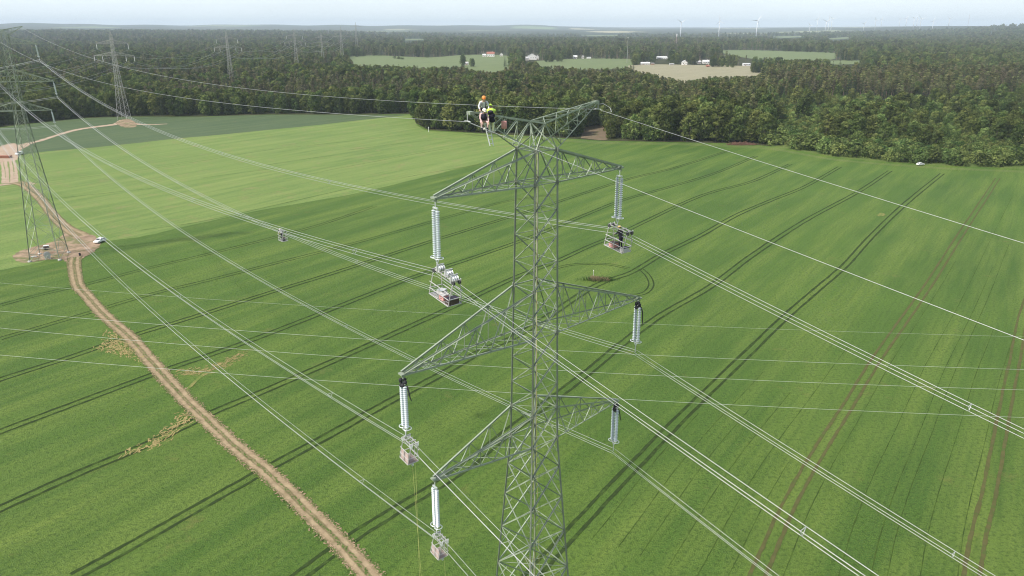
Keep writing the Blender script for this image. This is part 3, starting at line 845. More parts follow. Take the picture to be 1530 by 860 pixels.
# ---------------------------------------------------------------- insulators
def insulator(name, top, bottom, rz, label, group=None, n_disc=17, twin=0.21, seg=12, disc_r=0.148):
    """a twin string of glass discs from top to bottom (world points), rings and yoke below"""
    root = tag(empty(name, top, R(rz)), label, 'insulator', group)
    loc = Matrix.Rotation(-R(rz), 3, 'Z') @ (V(bottom) - V(top))
    L = loc.length; ax = loc / L
    y = V((0, 1, 0)); y = (y - ax * y.dot(ax)).normalized(); x = ax.cross(y)
    l0, l1 = 0.38, L - 0.95
    mb = MB(); mb.tube([V((0, 0, 0)), ax * l0], 0.035, 6); mb.bar(ax * l0 - y * (twin + 0.05), ax * l0 + y * (twin + 0.05), 0.09); mb.build('hanger', M['ring'], root)
    pitch = (l1 - l0 - 0.15) / n_disc
    for s in (1, -1):
        mb = MB(); prof = []; cp = []
        for i in range(n_disc):
            z = l0 + 0.1 + i * pitch
            prof += [(0.05, z), (0.052, z + pitch * 0.30), (disc_r * 0.72, z + pitch * 0.42), (disc_r, z + pitch * 0.66), (disc_r * 0.92, z + pitch * 0.74), (0.05, z + pitch * 0.72)]
            cp += [(0.062, z - pitch * .05), (0.07, z + pitch * .36), (0.04, z + pitch * .40), (0.04, z + pitch * .93)]
        mb.lathe(prof, y * s * twin, seg, 0, ax)
        ds = mb.build('disc_string', M['glass'], root, False); cap = MB(); cap.lathe(cp, y * s * twin, 8, 0, ax); cap.build('core', M['cap'], ds)
        mb = MB(); mb.torus(ax * (l1 - 0.02) + y * s * (twin + 0.02), 0.27, 0.032, ax, 20, 6); mb.build('grading_ring', M['ring'], root, True)
    mb = MB(); mb.bar(ax * l1 - y * (twin + 0.06), ax * l1 + y * (twin + 0.06), 0.10)
    mb.bar(ax * l1 - y * twin, ax * (l1 + 0.4), 0.05); mb.bar(ax * l1 + y * twin, ax * (l1 + 0.4), 0.05)
    mb.tube([ax * (l1 + 0.36), ax * L], 0.04, 6); mb.build('yoke', M['ring'], root)
    return root

DROP = 4.45
phases = []       # (key, side, label words)
ENDS = {}
def tipM(key, s): return PM + AM * s * ZM[key + '_len'] + V((0, 0, ZM[key] - 0.22))
def tipL(key, s): return PL + AL * s * ZL[key + '_len'] + V((0, 0, ZL[key] - 0.22))
NAMES = {('top', -1): 'nearer topmost crossarm tip, above the loaded trolley', ('top', 1): 'farther topmost crossarm tip, above the manned trolley',
         ('mid', -1): 'nearer middle crossarm tip, under black cloth', ('mid', 1): 'farther middle crossarm tip, under black cloth',
         ('bot', -1): 'nearer lowest crossarm tip, above the lowest trolley', ('bot', 1): 'farther lowest crossarm tip, under black cloth'}
for key in ('top', 'mid', 'bot'):
    for s in (-1, 1):
        t = tipM(key, s); b = t + V((0, 0, -DROP))
        insulator('insulator_string', t, b, ARM, 'twin glass insulator string at the ' + NAMES[key, s], 'insulator strings of the nearest pylon', 21, 0.20)
        ENDS[key, s, 'M'] = b
        t2 = tipL(key, s)
        to = (b - t2); to.z = 0; to.normalize()
        b2 = t2 + to * 1.5 + V((0, 0, -4.3))
        ENDS[key, s, 'L'] = b2
        if s == 1:
            insulator('insulator_string', t2, b2, LARM, {'top': 'white insulator string high on the far left pylon, topmost of its three', 'mid': 'white insulator string on the widest arm of the worksite pylon',
                      'bot': 'white insulator string on the lowest arm of the worksite pylon'}[key], 'insulator strings of the worksite pylon', 17, 0.22, 8, 0.19)

# black cloths lashed over the insulator tops
def cloth_bundle(p, label, tail=1.0):
    mb = MB(); rnd = random.Random(int(p.x * 100))
    for i in range(9):
        c = V((rnd.uniform(-.16, .16), rnd.uniform(-.2, .2), -0.22 - i * 0.06))
        mb.ball(c, (rnd.uniform(.11, .18), rnd.uniform(.14, .22), rnd.uniform(.09, .16)), 8, 5)
    root = tag(empty('black_cloth', p), label, 'cloth', 'black cloths tied over insulator tops')
    mb.build('bundle', M['black'], root, True)
    tl = MB(); tl.tube([V((0.25, -0.15, -0.6)), V((0.36, -0.2, -1.0)), V((0.42, -0.15, -1.35 - 0.4 * tail)), V((0.5, -0.1, -1.6 - 0.4 * tail))], [0.06, 0.045, 0.04, 0.02], 6); tl.build('loose_end', M['black'], root, True)
cloth_bundle(tipM('mid', -1) + V((0, 0, 0.1)), 'black cloth bundle tied over the nearer end of the middle crossarm', 0.2)
cloth_bundle(tipM('mid', 1) + V((0, 0, 0.1)), 'black cloth bundle with hanging strap at the farther middle crossarm tip', 1.4)
cloth_bundle(tipM('bot', 1) + V((0, 0, 0.1)), 'black cloth bundle at the farther end of the lowest crossarm', 0.2)

# ---------------------------------------------------------------- conductors
def catenary(a, b, sagb, n=28, t0=0.0, t1=1.0):
    """parabola: z = chord + sagb * d^2 * (t^2 - t)"""
    a, b = V(a), V(b); d = math.hypot(b.x - a.x, b.y - a.y); out = []
    for i in range(n + 1):
        t = t0 + (t1 - t0) * i / n
        p = a.lerp(b, t); p.z += sagb * d * d * (t * t - t); out.append(p)
    return out

BEY = V((-0.80, 0.60, 0))
def wire_path(M_, L_, slope_r, sb=0.000515, lenr=300.0, dr=None):
    """points from beyond the far pylon, past it, to the near pylon and on past the camera"""
    dr = dr or -LMN
    beyond = L_ + BEY * 240 + V((0, 0, 0))
    p = catenary(beyond, L_, sb, 14) [:-1]
    p += catenary(L_, M_, sb, 44)[:-1]
    q = []
    for i in range(26):
        t = i * i / 625.0 * 130.0
        q.append(M_ + dr * t + V((0, 0, slope_r * t + sb * t * t)))
    return p + q

WLAB = {('top', -1): 'triple conductor carrying the basket loaded with gear', ('top', 1): 'triple conductor carrying the manned basket below the topmost crossarm',
        ('mid', -1): 'triple conductor held by the nearer tip of the long middle crossarm', ('mid', 1): 'triple conductor held by the farther tip of the long middle crossarm',
        ('bot', -1): 'triple conductor carrying the lowest trolley, nearer end of the lowest crossarm', ('bot', 1): 'triple conductor held by the farther tip of the lowest crossarm'}
BUN = [(-0.22, 0.10), (0.22, 0.10), (0.0, -0.26)]
PATHS = {}
for (key, s), lab in WLAB.items():
    m, l = ENDS[key, s, 'M'], ENDS[key, s, 'L']
    root = tag(empty('conductor_bundle', m), lab, 'power line', 'triple conductor bundles of the line')
    path = wire_path(m, l, {'top': -0.187, 'mid': -0.187, 'bot': -0.187}[key])
    PATHS[key, s] = path
    for ox, oz in BUN:
        pts = []
        for i, p in enumerate(path):
            d = path[min(i + 1, len(path) - 1)] - path[max(i - 1, 0)]; d.z = 0; d.normalize()
            side = V((d.y, -d.x, 0)); dist = (p - V((0, 0, HC))).length
            pts.append(p + side * ox + V((0, 0, oz)) - m)
        rad = [0.0135 + 0.00006 * max(0, (q + m - V((0, 0, HC))).length - 40) for q in pts]
        mb = MB(); mb.tube(pts, rad, 5); mb.build('wire', M['alu'], root, True)
    # spacers
    acc = 0; last = None
    for i in range(14, len(path) - 1):
        a, b = path[i], path[i + 1]
        if last is None or (a - last).length > 34:
            if last is not None and (a - m).length > 8:
                d = (b - a); d.z = 0; d.normalize(); side = V((d.y, -d.x, 0))
                mb = MB(); c = [a + side * ox + V((0, 0, oz)) - m for ox, oz in BUN]
                for q, w in ((0, 1), (1, 2), (2, 0)): mb.bar(c[q], c[w], 0.026)
                mb.build('spacer', M['alu'], root)
            last = a

# earth wires
for s, lab in ((1, 'thin earth wire leading off the free upper peak arm'), (-1, 'thin earth wire running behind the line workers on the peak')):
    pm = PM + AM * s * (ZM['peak_len'] + 0.25) + V((0, 0, ZM['peak'] - 0.55))
    pl = PL + AL * s * (ZL['peak_len'] + 0.25) + V((0, 0, ZL['peak'] - 0.55))
    root = tag(empty('earth_wire', pm), lab, 'wire', 'earth wires of the line')
    path = wire_path(pm, pl, -0.15, 0.00034)
    rad = [0.011 + 0.00007 * max(0, (q - V((0, 0, HC))).length - 40) for q in path]
    mb = MB(); mb.tube([p - pm for p in path], rad, 5); mb.build('wire', M['alu'], root, True)
    cl = tag(empty('earth_wire_clamp', pm), 'small suspension clamp on the ' + ('free peak arm with a looped jumper' if s == 1 else 'peak arm beside the workers'), 'clamp', 'earth wire clamps')
    mb = MB(); mb.bar((0, 0, 0.5), (0, 0, 0.06), 0.05); mb.build('link', M['galv'], cl)
    mb = MB(); mb.tube([-LMN * 0.3, V((0, 0, 0.03)), LMN * 0.3], 0.045, 6); mb.build('shoe', M['galv'], cl)
    if s == 1:
        mb = MB(); mb.tube([V((0, 0, 0.35)), AM * 0.5 + V((0, 0, 0.35)), AM * 0.85 - LMN * 0.3 + V((0, 0, 0.1)), AM * 0.4 - LMN * 0.9 + V((0, 0, -0.12)), -LMN * 0.9 + V((0, 0, -0.12))], 0.02, 5); mb.build('jumper', M['alu'], cl)

# the lower line that crosses underneath
for i, (a, b, sag, lab) in enumerate([((0, 420), (1530, 500), 6, 'faintest thin wire crossing the field, farthest of the crossing wires'), ((0, 462), (1530, 549), 5.5, 'second thin wire crossing the field beneath the pylon'),
                             ((0, 487), (1530, 579), 6.0, 'third thin wire crossing the field beneath the pylon'), ((0, 528), (1530, 621), 4.2, 'nearest thin wire crossing the field beneath the pylon')]):
    z = 26.0
    A, B = ground(*a, z), ground(*b, z)
    d = B - A; A2, B2 = A - d * 0.55, B + d * 0.55
    D = (B2 - A2).length
    pts = [A2.lerp(B2, k / 48) + V((0, 0, sag * 4 * ((k / 48) ** 2 - k / 48) + sag * 0.72)) for k in range(49)]
    mb = MB(); mb.tube([p - A for p in pts], 0.014 if i else 0.009, 5)
    o = mb.build('overhead_wire', M['old_wire'], None, True); o.location = A
    tag(o, lab, 'wire', 'wires of the crossing line')
# ---------------------------------------------------------------- work baskets on the wires
def trolley(p, dirv, label, L=2.0, W=0.95, H=1.25, kind='basket', load=True, board=False):
    """p: point on the wire bundle's centre above the trolley; hangs below, rolls on the two upper wires"""
    ang = math.atan2(dirv.y, dirv.x)
    slope = math.atan2(dirv.z, math.hypot(dirv.x, dirv.y))
    root = tag(empty('line_trolley', p, ang), label, 'line trolley', 'trolleys hanging on the conductors')
    root.rotation_euler = (0, -slope * 0.8, ang)
    r = 0.028
    # floor frame
    mb = MB(); z0 = -H
    C = [V((sx * L / 2, sy * W / 2, 0)) for sx, sy in ((-1, -1), (1, -1), (1, 1), (-1, 1))]
    for zz in (z0, z0 + 0.42, z0 + 0.85):
        for a, b in zip(C, C[1:] + C[:1]):
            if zz > z0 + 0.5 and abs(a.x - b.x) < 0.01: continue
            mb.tube([a + V((0, 0, zz)), b + V((0, 0, zz))], r, 6)
    for c in C: mb.tube([c + V((0, 0, z0)), V((c.x, c.y * 0.6, 0.02)), V((c.x, math.copysign(0.22, c.y), 0.14))], r, 6)
    for sy in (-1, 1):
        mb.tube([V((0, sy * W / 2, z0)), V((0, sy * W / 2, z0 + 0.85))], r, 6)
    mb.build('frame', M['basket'], root)
    mb = MB(); nf = int(L / 0.16)
    for k in range(nf): mb.box((-L / 2 + L * (k + .5) / nf, 0, z0 + 0.02), (L / nf * .6, W - 0.06, 0.03))
    for sy in (-.3, .3): mb.box((0, sy * W, z0 + 0.0), (L - .06, .05, .03))
    mb.build('floor', M['ply'] if not load else M['basket'], root)
    # carrying beam and wheels
    mb = MB()
    for sy in (-0.22, 0.22): mb.bar((-L / 2 - 0.06, sy, 0.30), (L / 2 + 0.06, sy, 0.30), 0.06)
    for x in (-L / 2, -L / 6, L / 6, L / 2): mb.bar((x, -0.32, 0.34), (x, 0.32, 0.34), 0.055)
    mb.build('carrying_beam', M['basket'], root)
    for x in (-L / 2, L / 2):
        for sy in (-0.22, 0.22):
            mb = MB(); mb.lathe([(0.06, -0.05), (0.15, -0.045), (0.09, 0.0), (0.15, 0.045), (0.06, 0.05)], (x, sy, 0.22), 12, 0, V((0, 1, 0)))
            mb.build('wheel', M['wheel'] if load else M['ring'], root)
            mb = MB(); mb.box((x, sy + 0.09, 0.25), (0.08, 0.03, 0.34)); mb.build('wheel_fork', M['ring'], root)
    if board:
        mb = MB(); mb.box((0.02, -W / 2 + 0.05, z0 + 0.38), (L * 0.86, 0.03, 0.62)); mb.box((0, 0, z0 + 0.07), (L * 0.8, W * 0.7, 0.03)); mb.build('seat_board', M['ply'], root)
        for x in (-L / 2 + 0.1, L / 2 - 0.1):
            mb = MB(); mb.lathe([(0.05, -0.04), (0.13, -0.035), (0.13, 0.035), (0.05, 0.04)], (x, 0, z0 - 0.18), 10, 0, V((0, 1, 0))); mb.bar((x, 0, z0), (x, 0, z0 - 0.18), 0.05)
            mb.build('pulley', M['ring'], root)
    return root

def thing_box(p, ang, d, mat, name, label, cat, group=None, lid=None):
    root = tag(empty(name, p, ang), label, cat, group)
    mb = MB(); mb.box((0, 0, d[2] / 2), d); mb.build('case', mat, root)
    mb = MB(); mb.box((0, 0, d[2] + 0.02), (d[0] + 0.03, d[1] + 0.03, 0.04)); mb.build('lid', lid or mat, root)
    mb = MB(); mb.tube([(-0.1, -d[1] / 2 - 0.02, d[2] * 0.6), (-0.08, -d[1] / 2 - 0.06, d[2] * 0.6), (0.08, -d[1] / 2 - 0.06, d[2] * 0.6), (0.1, -d[1] / 2 - 0.02, d[2] * 0.6)], 0.012, 5); mb.build('handle', M['ring'], root)
    return root

def on_path(key, s, dist):
    """a point on the conductor, dist metres from the near pylon towards the camera (negative: away)"""
    m = ENDS[key, s, 'M']; P = PATHS[key, s]; best = None
    i0 = min(range(len(P)), key=lambda i: (P[i] - m).length)
    step = 1 if dist > 0 else -1; i = i0; left = abs(dist)
    while True:
        seg = (P[i + step] - P[i]).length
        if seg >= left:
            d = (P[i + step] - P[i]).normalized(); q = P[i] + d * left
            return q, d * step
        left -= seg; i += step

q, dv = on_path('top', -1, 0.95)
tb1 = trolley(q, dv, 'aluminium line trolley crowded with pulleys and boxes, below the nearer topmost insulator', 2.05, 1.0, 1.3)
ang1 = math.atan2(dv.y, dv.x)
bx = V((dv.x, dv.y, 0)).normalized(); by = V((-bx.y, bx.x, 0))
thing_box(q + bx * 0.62 - by * 0.05 + V((0, 0, -1.4)), ang1 + 0.1, (0.45, 0.75, 0.36), M['box'], 'tool_box', 'dark brown tool box at the front end of the crowded trolley', 'box', None, M['navy'])
thing_box(q - bx * 0.05 - by * 0.2 + V((0, 0, -1.27)), ang1, (0.5, 0.4, 0.3), M['bag'], 'tool_box', 'reddish tool box in the middle of the crowded trolley', 'box', None, M['wallg'])
thing_box(q - bx * 0.68 + by * 0.1 + V((0, 0, -1.16)), ang1 + 0.3, (0.42, 0.5, 0.26), M['wallg'], 'tool_box', 'grey tool box at the rear end of the crowded trolley', 'box', None, M['ring'])
for i, (a, b, zz, lab) in enumerate([(-0.6, 0.0, 0.42, 'running-out pulley atop the crowded trolley, nearest the insulator'), (0.1, 0.12, 0.36, 'running-out pulley atop the middle of the crowded trolley'),
                                (0.85, -0.02, 0.38, 'running-out pulley atop the front end of the crowded trolley')]):
    root = tag(empty('running_out_pulley', q + bx * a + by * b + V((0, 0, zz)) + V((0, 0, dv.z / max(0.1, math.hypot(dv.x, dv.y)) * a)), ang1), lab, 'pulley', 'pulleys on the crowded trolley')
    for k in (-0.16, 0.0, 0.16):
        mb = MB(); mb.lathe([(0.05, -0.06), (0.21, -0.055), (0.14, 0.0), (0.21, 0.055), (0.05, 0.06)], (0, k, 0), 14, 0, V((0, 1, 0))); mb.build('sheave', M['ring'], root)
    mb = MB()
    for k in (-0.25, 0.25): mb.box((0, k, 0.02), (0.09, 0.02, 0.5))
    mb.box((0, 0, 0.27), (0.1, 0.54, 0.05)); mb.build('bracket', M['galv'], root)

q2, dv2 = on_path('top', 1, 0.30)
trolley(q2, dv2, 'aluminium line trolley with a yellow helmeted worker and gear inside', 1.85, 0.95, 1.3)
ang2 = math.atan2(dv2.y, dv2.x); bx2 = V((dv2.x, dv2.y, 0)).normalized(); by2 = V((-bx2.y, bx2.x, 0))
thing_box(q2 - bx2 * 0.45 - by2 * 0.1 + V((0, 0, -1.22)), ang2, (0.55, 0.55, 0.34), M['bag'], 'tool_box', 'reddish tool box behind the worker in the manned trolley', 'box', None, M['box'])
thing_box(q2 + bx2 * 0.62 - by2 * 0.1 + V((0, 0, -1.36)), ang2, (0.4, 0.6, 0.3), M['wallg'], 'tool_box', 'grey tool box at the front end of the manned trolley', 'box', None, M['navy'])
q3, dv3 = on_path('mid', -1, 0.45)
trolley(q3, dv3, 'small trolley with pinkish seat board below the middle crossarm insulator', 0.95, 0.8, 1.15, load=False, board=True)
q4, dv4 = on_path('bot', -1, 0.40)
trolley(q4, dv4, 'small trolley with pinkish seat board below the lowest crossarm insulator', 0.95, 0.8, 1.15, load=False, board=True)
q5, dv5 = on_path('mid', 1, -70)
trolley(q5, dv5, 'solitary line trolley far out on a conductor over the green crop', 1.5, 0.9, 1.25)
bx5 = V((dv5.x, dv5.y, 0)).normalized()
thing_box(q5 + bx5 * 0.3 + V((0, 0, -1.22)), 0.3, (0.5, 0.5, 0.4), M['navy'], 'tool_box', 'dark tool box on the solitary trolley far out over the crop', 'box', None, M['box'])

# ---------------------------------------------------------------- ropes
def rope(pts, label, r=0.0065):
    o0 = V(pts[0]); mb = MB(); mb.tube([V(p) - o0 for p in pts], r, 5)
    o = mb.build('rope', M['rope'], None, True); o.location = o0
    return tag(o, label, 'rope', 'yellow hand lines')
a = PM + AM * -0.35 + LMN * -0.2
rope([a + V((0, 0, 62.3)), a + V((0.1, 0.05, 40)), a + V((0.9, 0.1, 0.05))], 'yellowish rope hanging inside the lattice body, beside its thicker twin', 0.016)
rope([a + V((0.15, 0, 62.2)), a + V((0.35, 0.1, 40)), a + V((1.6, 0.2, 0.05))], 'yellowish rope hanging inside the lattice body, slacker of the two', 0.018)
rope([q3 + V((0.1, 0, -1.3)), q3 + V((0.45, 0, -15)), q3 + V((0.9, 0, -q3.z + 0.05))], 'yellow hand line hanging from the middle small trolley to the crop')
rope([q3 + V((0.3, 0, -1.3)), q3 + V((0.2, -0.2, -14)), q3 + V((0.3, -0.5, -q3.z + 0.05))], 'slack second hand line hanging from the middle small trolley')
rope([q4 + V((0.25, 0, -1.3)), q4 + V((0.4, 0, -15)), q4 + V((0.7, 0, -q4.z + 0.05))], 'yellow hand line hanging from the lowest small trolley to the crop')

# ---------------------------------------------------------------- people
def hand(mb, w, d, side, s=1.0, mi=0):
    """palm and five fingers curling from wrist w along direction d"""
    d = V(d).normalized(); sd = V(side); sd = (sd - d * sd.dot(d)).normalized(); nn = d.cross(sd)
    c = V(w) + d * 0.05 * s
    M3 = Matrix((sd, d, nn)).transposed()
    mb.box(c, (0.082 * s, 0.095 * s, 0.032 * s), mi, M3)
    for i, L in enumerate((0.068, 0.078, 0.072, 0.056)):
        b = V(w) + d * 0.088 * s + sd * (-0.03 + 0.02 * i) * s
        mb.tube([b, b + d * L * 0.45 * s, b + (d * 0.75 + nn * 0.25) * L * 0.8 * s, b + (d * 0.8 + nn * 0.6) * L * s], [0.0105 * s, 0.01 * s, 0.009 * s, 0.007 * s], 6, mi)
    b = V(w) + d * 0.03 * s - sd * 0.04 * s
    mb.tube([b + sd * 0.015, b - sd * 0.022 * s + d * 0.02 * s, b - sd * 0.03 * s + d * 0.05 * s + nn * 0.012], [0.014 * s, 0.012 * s, 0.009 * s], 6, mi)

def person(loc, rz, J, cols, label, helmet, extras=None, group='line workers on the pylon and trolleys'):
    """J: joint positions (local, facing +Y). cols: materials [skin, top, trousers, boots]"""
    root = tag(empty('person', loc, rz), label, 'person', group)
    order = ['pelvis', 'waist', 'chest', 'neck', 'headb', 'headm', 'headt']
    E = [('pelvis', 'waist'), ('waist', 'chest'), ('chest', 'neck'), ('neck', 'headb'), ('headb', 'headm'), ('headm', 'headt')]
    rad = dict(pelvis=(.155, .125), waist=(.145, .11), chest=(.17, .125), neck=(.06, .062), headb=(.07, .08), headm=(.082, .1), headt=(.06, .075))
    for s in 'lr':
        E += [('chest', 'sh' + s), ('sh' + s, 'el' + s), ('el' + s, 'wr' + s), ('pelvis', 'hip' + s), ('hip' + s, 'kn' + s), ('kn' + s, 'an' + s), ('an' + s, 'to' + s)]
        rad.update({'sh' + s: (.075, .075), 'el' + s: (.052, .052), 'wr' + s: (.036, .036), 'hip' + s: (.1, .1), 'kn' + s: (.068, .068), 'an' + s: (.05, .05), 'to' + s: (.048, .04)})
    names = list(rad); idx = {n: i for i, n in enumerate(names)}
    me = bpy.data.meshes.new('person_skeleton')
    me.from_pydata([J[n] for n in names], [(idx[a], idx[b]) for a, b in E], [])
    tmp = bpy.data.objects.new('tmp', me); COL.objects.link(tmp)
    md = tmp.modifiers.new('s', 'SKIN'); md.use_smooth_shade = True
    for n in names: me.skin_vertices[0].data[idx[n]].radius = rad[n]
    me.skin_vertices[0].data[idx['pelvis']].use_root = True
    tmp.modifiers.new('u', 'SUBSURF').levels = 2; tmp.modifiers['u'].render_levels = 2
    dg = bpy.context.evaluated_depsgraph_get(); ev = tmp.evaluated_get(dg); sm = ev.to_mesh()
    vs = [v.co.copy() for v in sm.vertices]; fs = [tuple(p.vertices) for p in sm.polygons]
    ev.to_mesh_clear(); bpy.data.objects.remove(tmp)
    def region(p):
        best = None
        for a, b in E:
            A, B = V(J[a]), V(J[b]); ab = B - A; t = max(0, min(1, (p - A).dot(ab) / max(1e-9, ab.length_squared)))
            dd = (p - A - ab * t).length
            if best is None or dd < best[0]: best = (dd, a, b, t)
        _, a, b, t = best
        if a in ('neck', 'headb', 'headm'): return 0
        if a == 'chest' and b == 'neck': return 0 if t > .7 else 1
        if a[:2] == 'el' and t > .86: return 0
        if a[:3] == 'hip' or a == 'pelvis' and b != 'waist': return 2
        if a[:2] == 'kn': return 3 if t > .75 else 2
        if a[:2] == 'an': return 3
        if a == 'pelvis': return 2 if t < .6 else 1
        return 1
    mb = MB(); mb.v = [tuple(v) for v in vs]; mb.f = fs
    mb.m = [region(sum((vs[i] for i in f), V((0, 0, 0))) / len(f)) for f in fs]
    for s, sg in (('l', -1), ('r', 1)):
        d = (V(J['wr' + s]) - V(J['el' + s])); hand(mb, J['wr' + s], d, (sg * 1.0, 0.2, 0.1), 1.0)
    hm, hb = V(J['headm']), V(J['headb']); up = (V(J['headt']) - hb).normalized()
    fw = V(J.get('face', (0, 1, 0))); fw = (fw - up * fw.dot(up)).normalized(); sd = fw.cross(up)
    mb.tube([hm + fw * .095 + up * .01, hm + fw * .125 - up * .025, hm + fw * .10 - up * .035], [.008, .016, .012], 6)
    for k in (-1, 1):
        mb.ball(hm + sd * k * .085 - up * .01, (.016, .02, .03), 6, 4)
        mb.ball(hm + sd * k * .033 + fw * .092 + up * .012, .011, 6, 4, 4)
    mb.tube([hm - sd * .025 + fw * .09 - up * .06, hm + fw * .098 - up * .062, hm + sd * .025 + fw * .09 - up * .06], .006, 5, 4)
    mb.build('body', [M['skin'], M[cols[0]], M[cols[1]], M[cols[2]], M['navy']], root, True)
    # hair under the helmet
    h = MB(); h.ball(hm - fw * .012 + up * .02, (.098, .105, .1), 10, 7); h.build('hair', M['hair'], root, True)
    # helmet: shell and brim
    hc = hm + up * .045; h = MB()
    M3 = Matrix((sd, fw, up)).transposed(); n = 14; prof = [(.15, 0.0), (.148, .03), (.135, .075), (.10, .115), (.05, .135), (.004, .14)]
    vs = []
    for r, z in prof:
        for k in range(n):
            t = 2 * math.pi * k / n; vs.append(hc + M3 @ V((r * .88 * math.cos(t), r * math.sin(t), z)))
    fs = [(i * n + k, i * n + (k + 1) % n, (i + 1) * n + (k + 1) % n, (i + 1) * n + k) for i in range(len(prof) - 1) for k in range(n)] + [tuple(range(n))[::-1]]
    h.add(vs, fs); h.box(hc + fw * .15 + up * .005, (.16, .07, .014), 0, M3); h.build('helmet', M[helmet], root, True)
    # harness
    b = MB()
    for s, sg in (('l', -1), ('r', 1)):
        sh = V(J['sh' + s]) * .6 + V(J['chest']) * .4; wa = V(J['pelvis']) + sd * sg * .1
        f2 = V((0, 1, 0))
        b.tube([sh + f2 * .125, (sh + wa) / 2 + f2 * .145, wa + f2 * .14], .02, 5); b.tube([sh + f2 * .125, sh + V((0, 0, .07)), sh - f2 * .125], .02, 5); b.tube([sh - f2 * .125, (sh + wa) / 2 - f2 * .145, wa - f2 * .14], .02, 5)
    b.torus(V(J['pelvis']) + V((0, 0, .06)), .165, .022, (0, 0, 1), 14, 5); b.build('harness', M['navy'], root)
    if extras: extras(root, J)
    return root

def pose(**k):
    J = dict(pelvis=(0, 0, .95), waist=(0, .01, 1.12), chest=(0, 0, 1.34), neck=(0, .01, 1.49), headb=(0, .03, 1.56), headm=(0, .035, 1.645), headt=(0, .03, 1.72),
             shl=(-.19, 0, 1.41), shr=(.19, 0, 1.41), ell=(-.26, -.02, 1.13), elr=(.26, -.02, 1.13), wrl=(-.27, .08, .88), wrr=(.27, .08, .88),
             hipl=(-.1, 0, .9), hipr=(.1, 0, .9), knl=(-.12, .04, .5), knr=(.12, .04, .5), anl=(-.12, 0, .08), anr=(.12, 0, .08), tol=(-.13, .17, .05), tor=(.13, .17, .05))
    J.update(k); return {a: V(b) for a, b in J.items()}

def armpt(x, y, z): return PM + AM * x + LMN * y + V((0, 0, z))
# seated astride the peak arm, arms reaching down (origin = seat point)
sit = pose(pelvis=(0, 0, .14), waist=(0, .05, .30), chest=(0, .14, .50), neck=(0, .22, .63), headb=(0, .26, .69), headm=(0, .30, .765), headt=(0, .31, .84), face=(0, .9, -.5),
           shl=(-.2, .16, .56), shr=(.2, .16, .56), ell=(-.31, .26, .32), elr=(.31, .26, .32), wrl=(-.24, .42, .12), wrr=(.26, .42, .14),
           hipl=(-.11, .02, .10), hipr=(.11, .02, .10), knl=(-.26, .36, .02), knr=(.26, .36, .02), anl=(-.24, .30, -.40), anr=(.24, .30, -.40), tol=(-.25, .46, -.44), tor=(.25, .46, -.44))
person(armpt(-4.3, 0.05, 65.12), R(188), sit, ('shirt', 'navy', 'box'), 'line worker in orange helmet and pale shirt sitting on top of the peak arm', 'orange')
sit2 = pose(pelvis=(0, 0, .14), waist=(0, .06, .30), chest=(0, .16, .48), neck=(0, .25, .60), headb=(0, .30, .65), headm=(0, .34, .725), headt=(0, .35, .80), face=(0, .9, -.4),
           shl=(-.19, .18, .54), shr=(.19, .18, .54), ell=(-.27, .30, .30), elr=(.27, .34, .32), wrl=(-.22, .44, .06), wrr=(.2, .52, .10),
           hipl=(-.1, .02, .10), hipr=(.1, .02, .10), knl=(-.2, .40, .10), knr=(.2, .40, .10), anl=(-.18, .36, -.32), anr=(.18, .36, -.32), tol=(-.19, .52, -.36), tor=(.19, .52, -.36))
def vest(root, J):
    mb = MB(); mb.lathe([(.19, -.2), (.205, -.05), (.2, .1), (.13, .2)], V(J['chest']) - V((0, .02, .05)), 12); mb.build('vest', M['navy'], root, True)
person(armpt(-4.75, -0.45, 64.5), R(200), sit2, ('pinkshirt', 'pinkshirt', 'navy'), 'crouching line worker in white helmet, dark vest and pinkish sleeves on the peak arm', 'whitehelm', vest)
climb = pose(waist=(0, .03, 1.12), chest=(0, .10, 1.33), neck=(0, .20, 1.46), headb=(0, .25, 1.51), headm=(0, .30, 1.58), headt=(0, .33, 1.65), face=(0, .9, -.3),
             shl=(-.2, .12, 1.40), shr=(.2, .12, 1.40), ell=(-.3, .3, 1.24), elr=(.34, .28, 1.34), wrl=(-.16, .48, 1.26), wrr=(.2, .46, 1.46), knl=(-.13, .13, .52), knr=(.13, .05, .5), anl=(-.1, 0, .1), anr=(.1, -.02, .08))
def pack(root, J):
    c = V(J['chest']); mb = MB()
    for i in range(7): mb.ball(c + V((random.uniform(-.08, .08), -.2 + random.uniform(-.04, .04), -.02 - i * .085)), (.19, .13, .12), 9, 6)
    mb.build('back_bag', M['navy'], root, True)
    mb = MB(); mb.lathe([(.20, -.16), (.225, -.04), (.215, .08), (.15, .17)], c + V((0, 0, .0)), 12); mb.build('hi_vis_jacket', M['lime'], root, True)
CL = armpt(-4.25, -0.62, 63.83)
person(CL, R(10), climb, ('lime', 'limepale', 'wallg'), 'line worker in lime jacket and pale lime trousers standing on the hanging ladder', 'lime', pack)

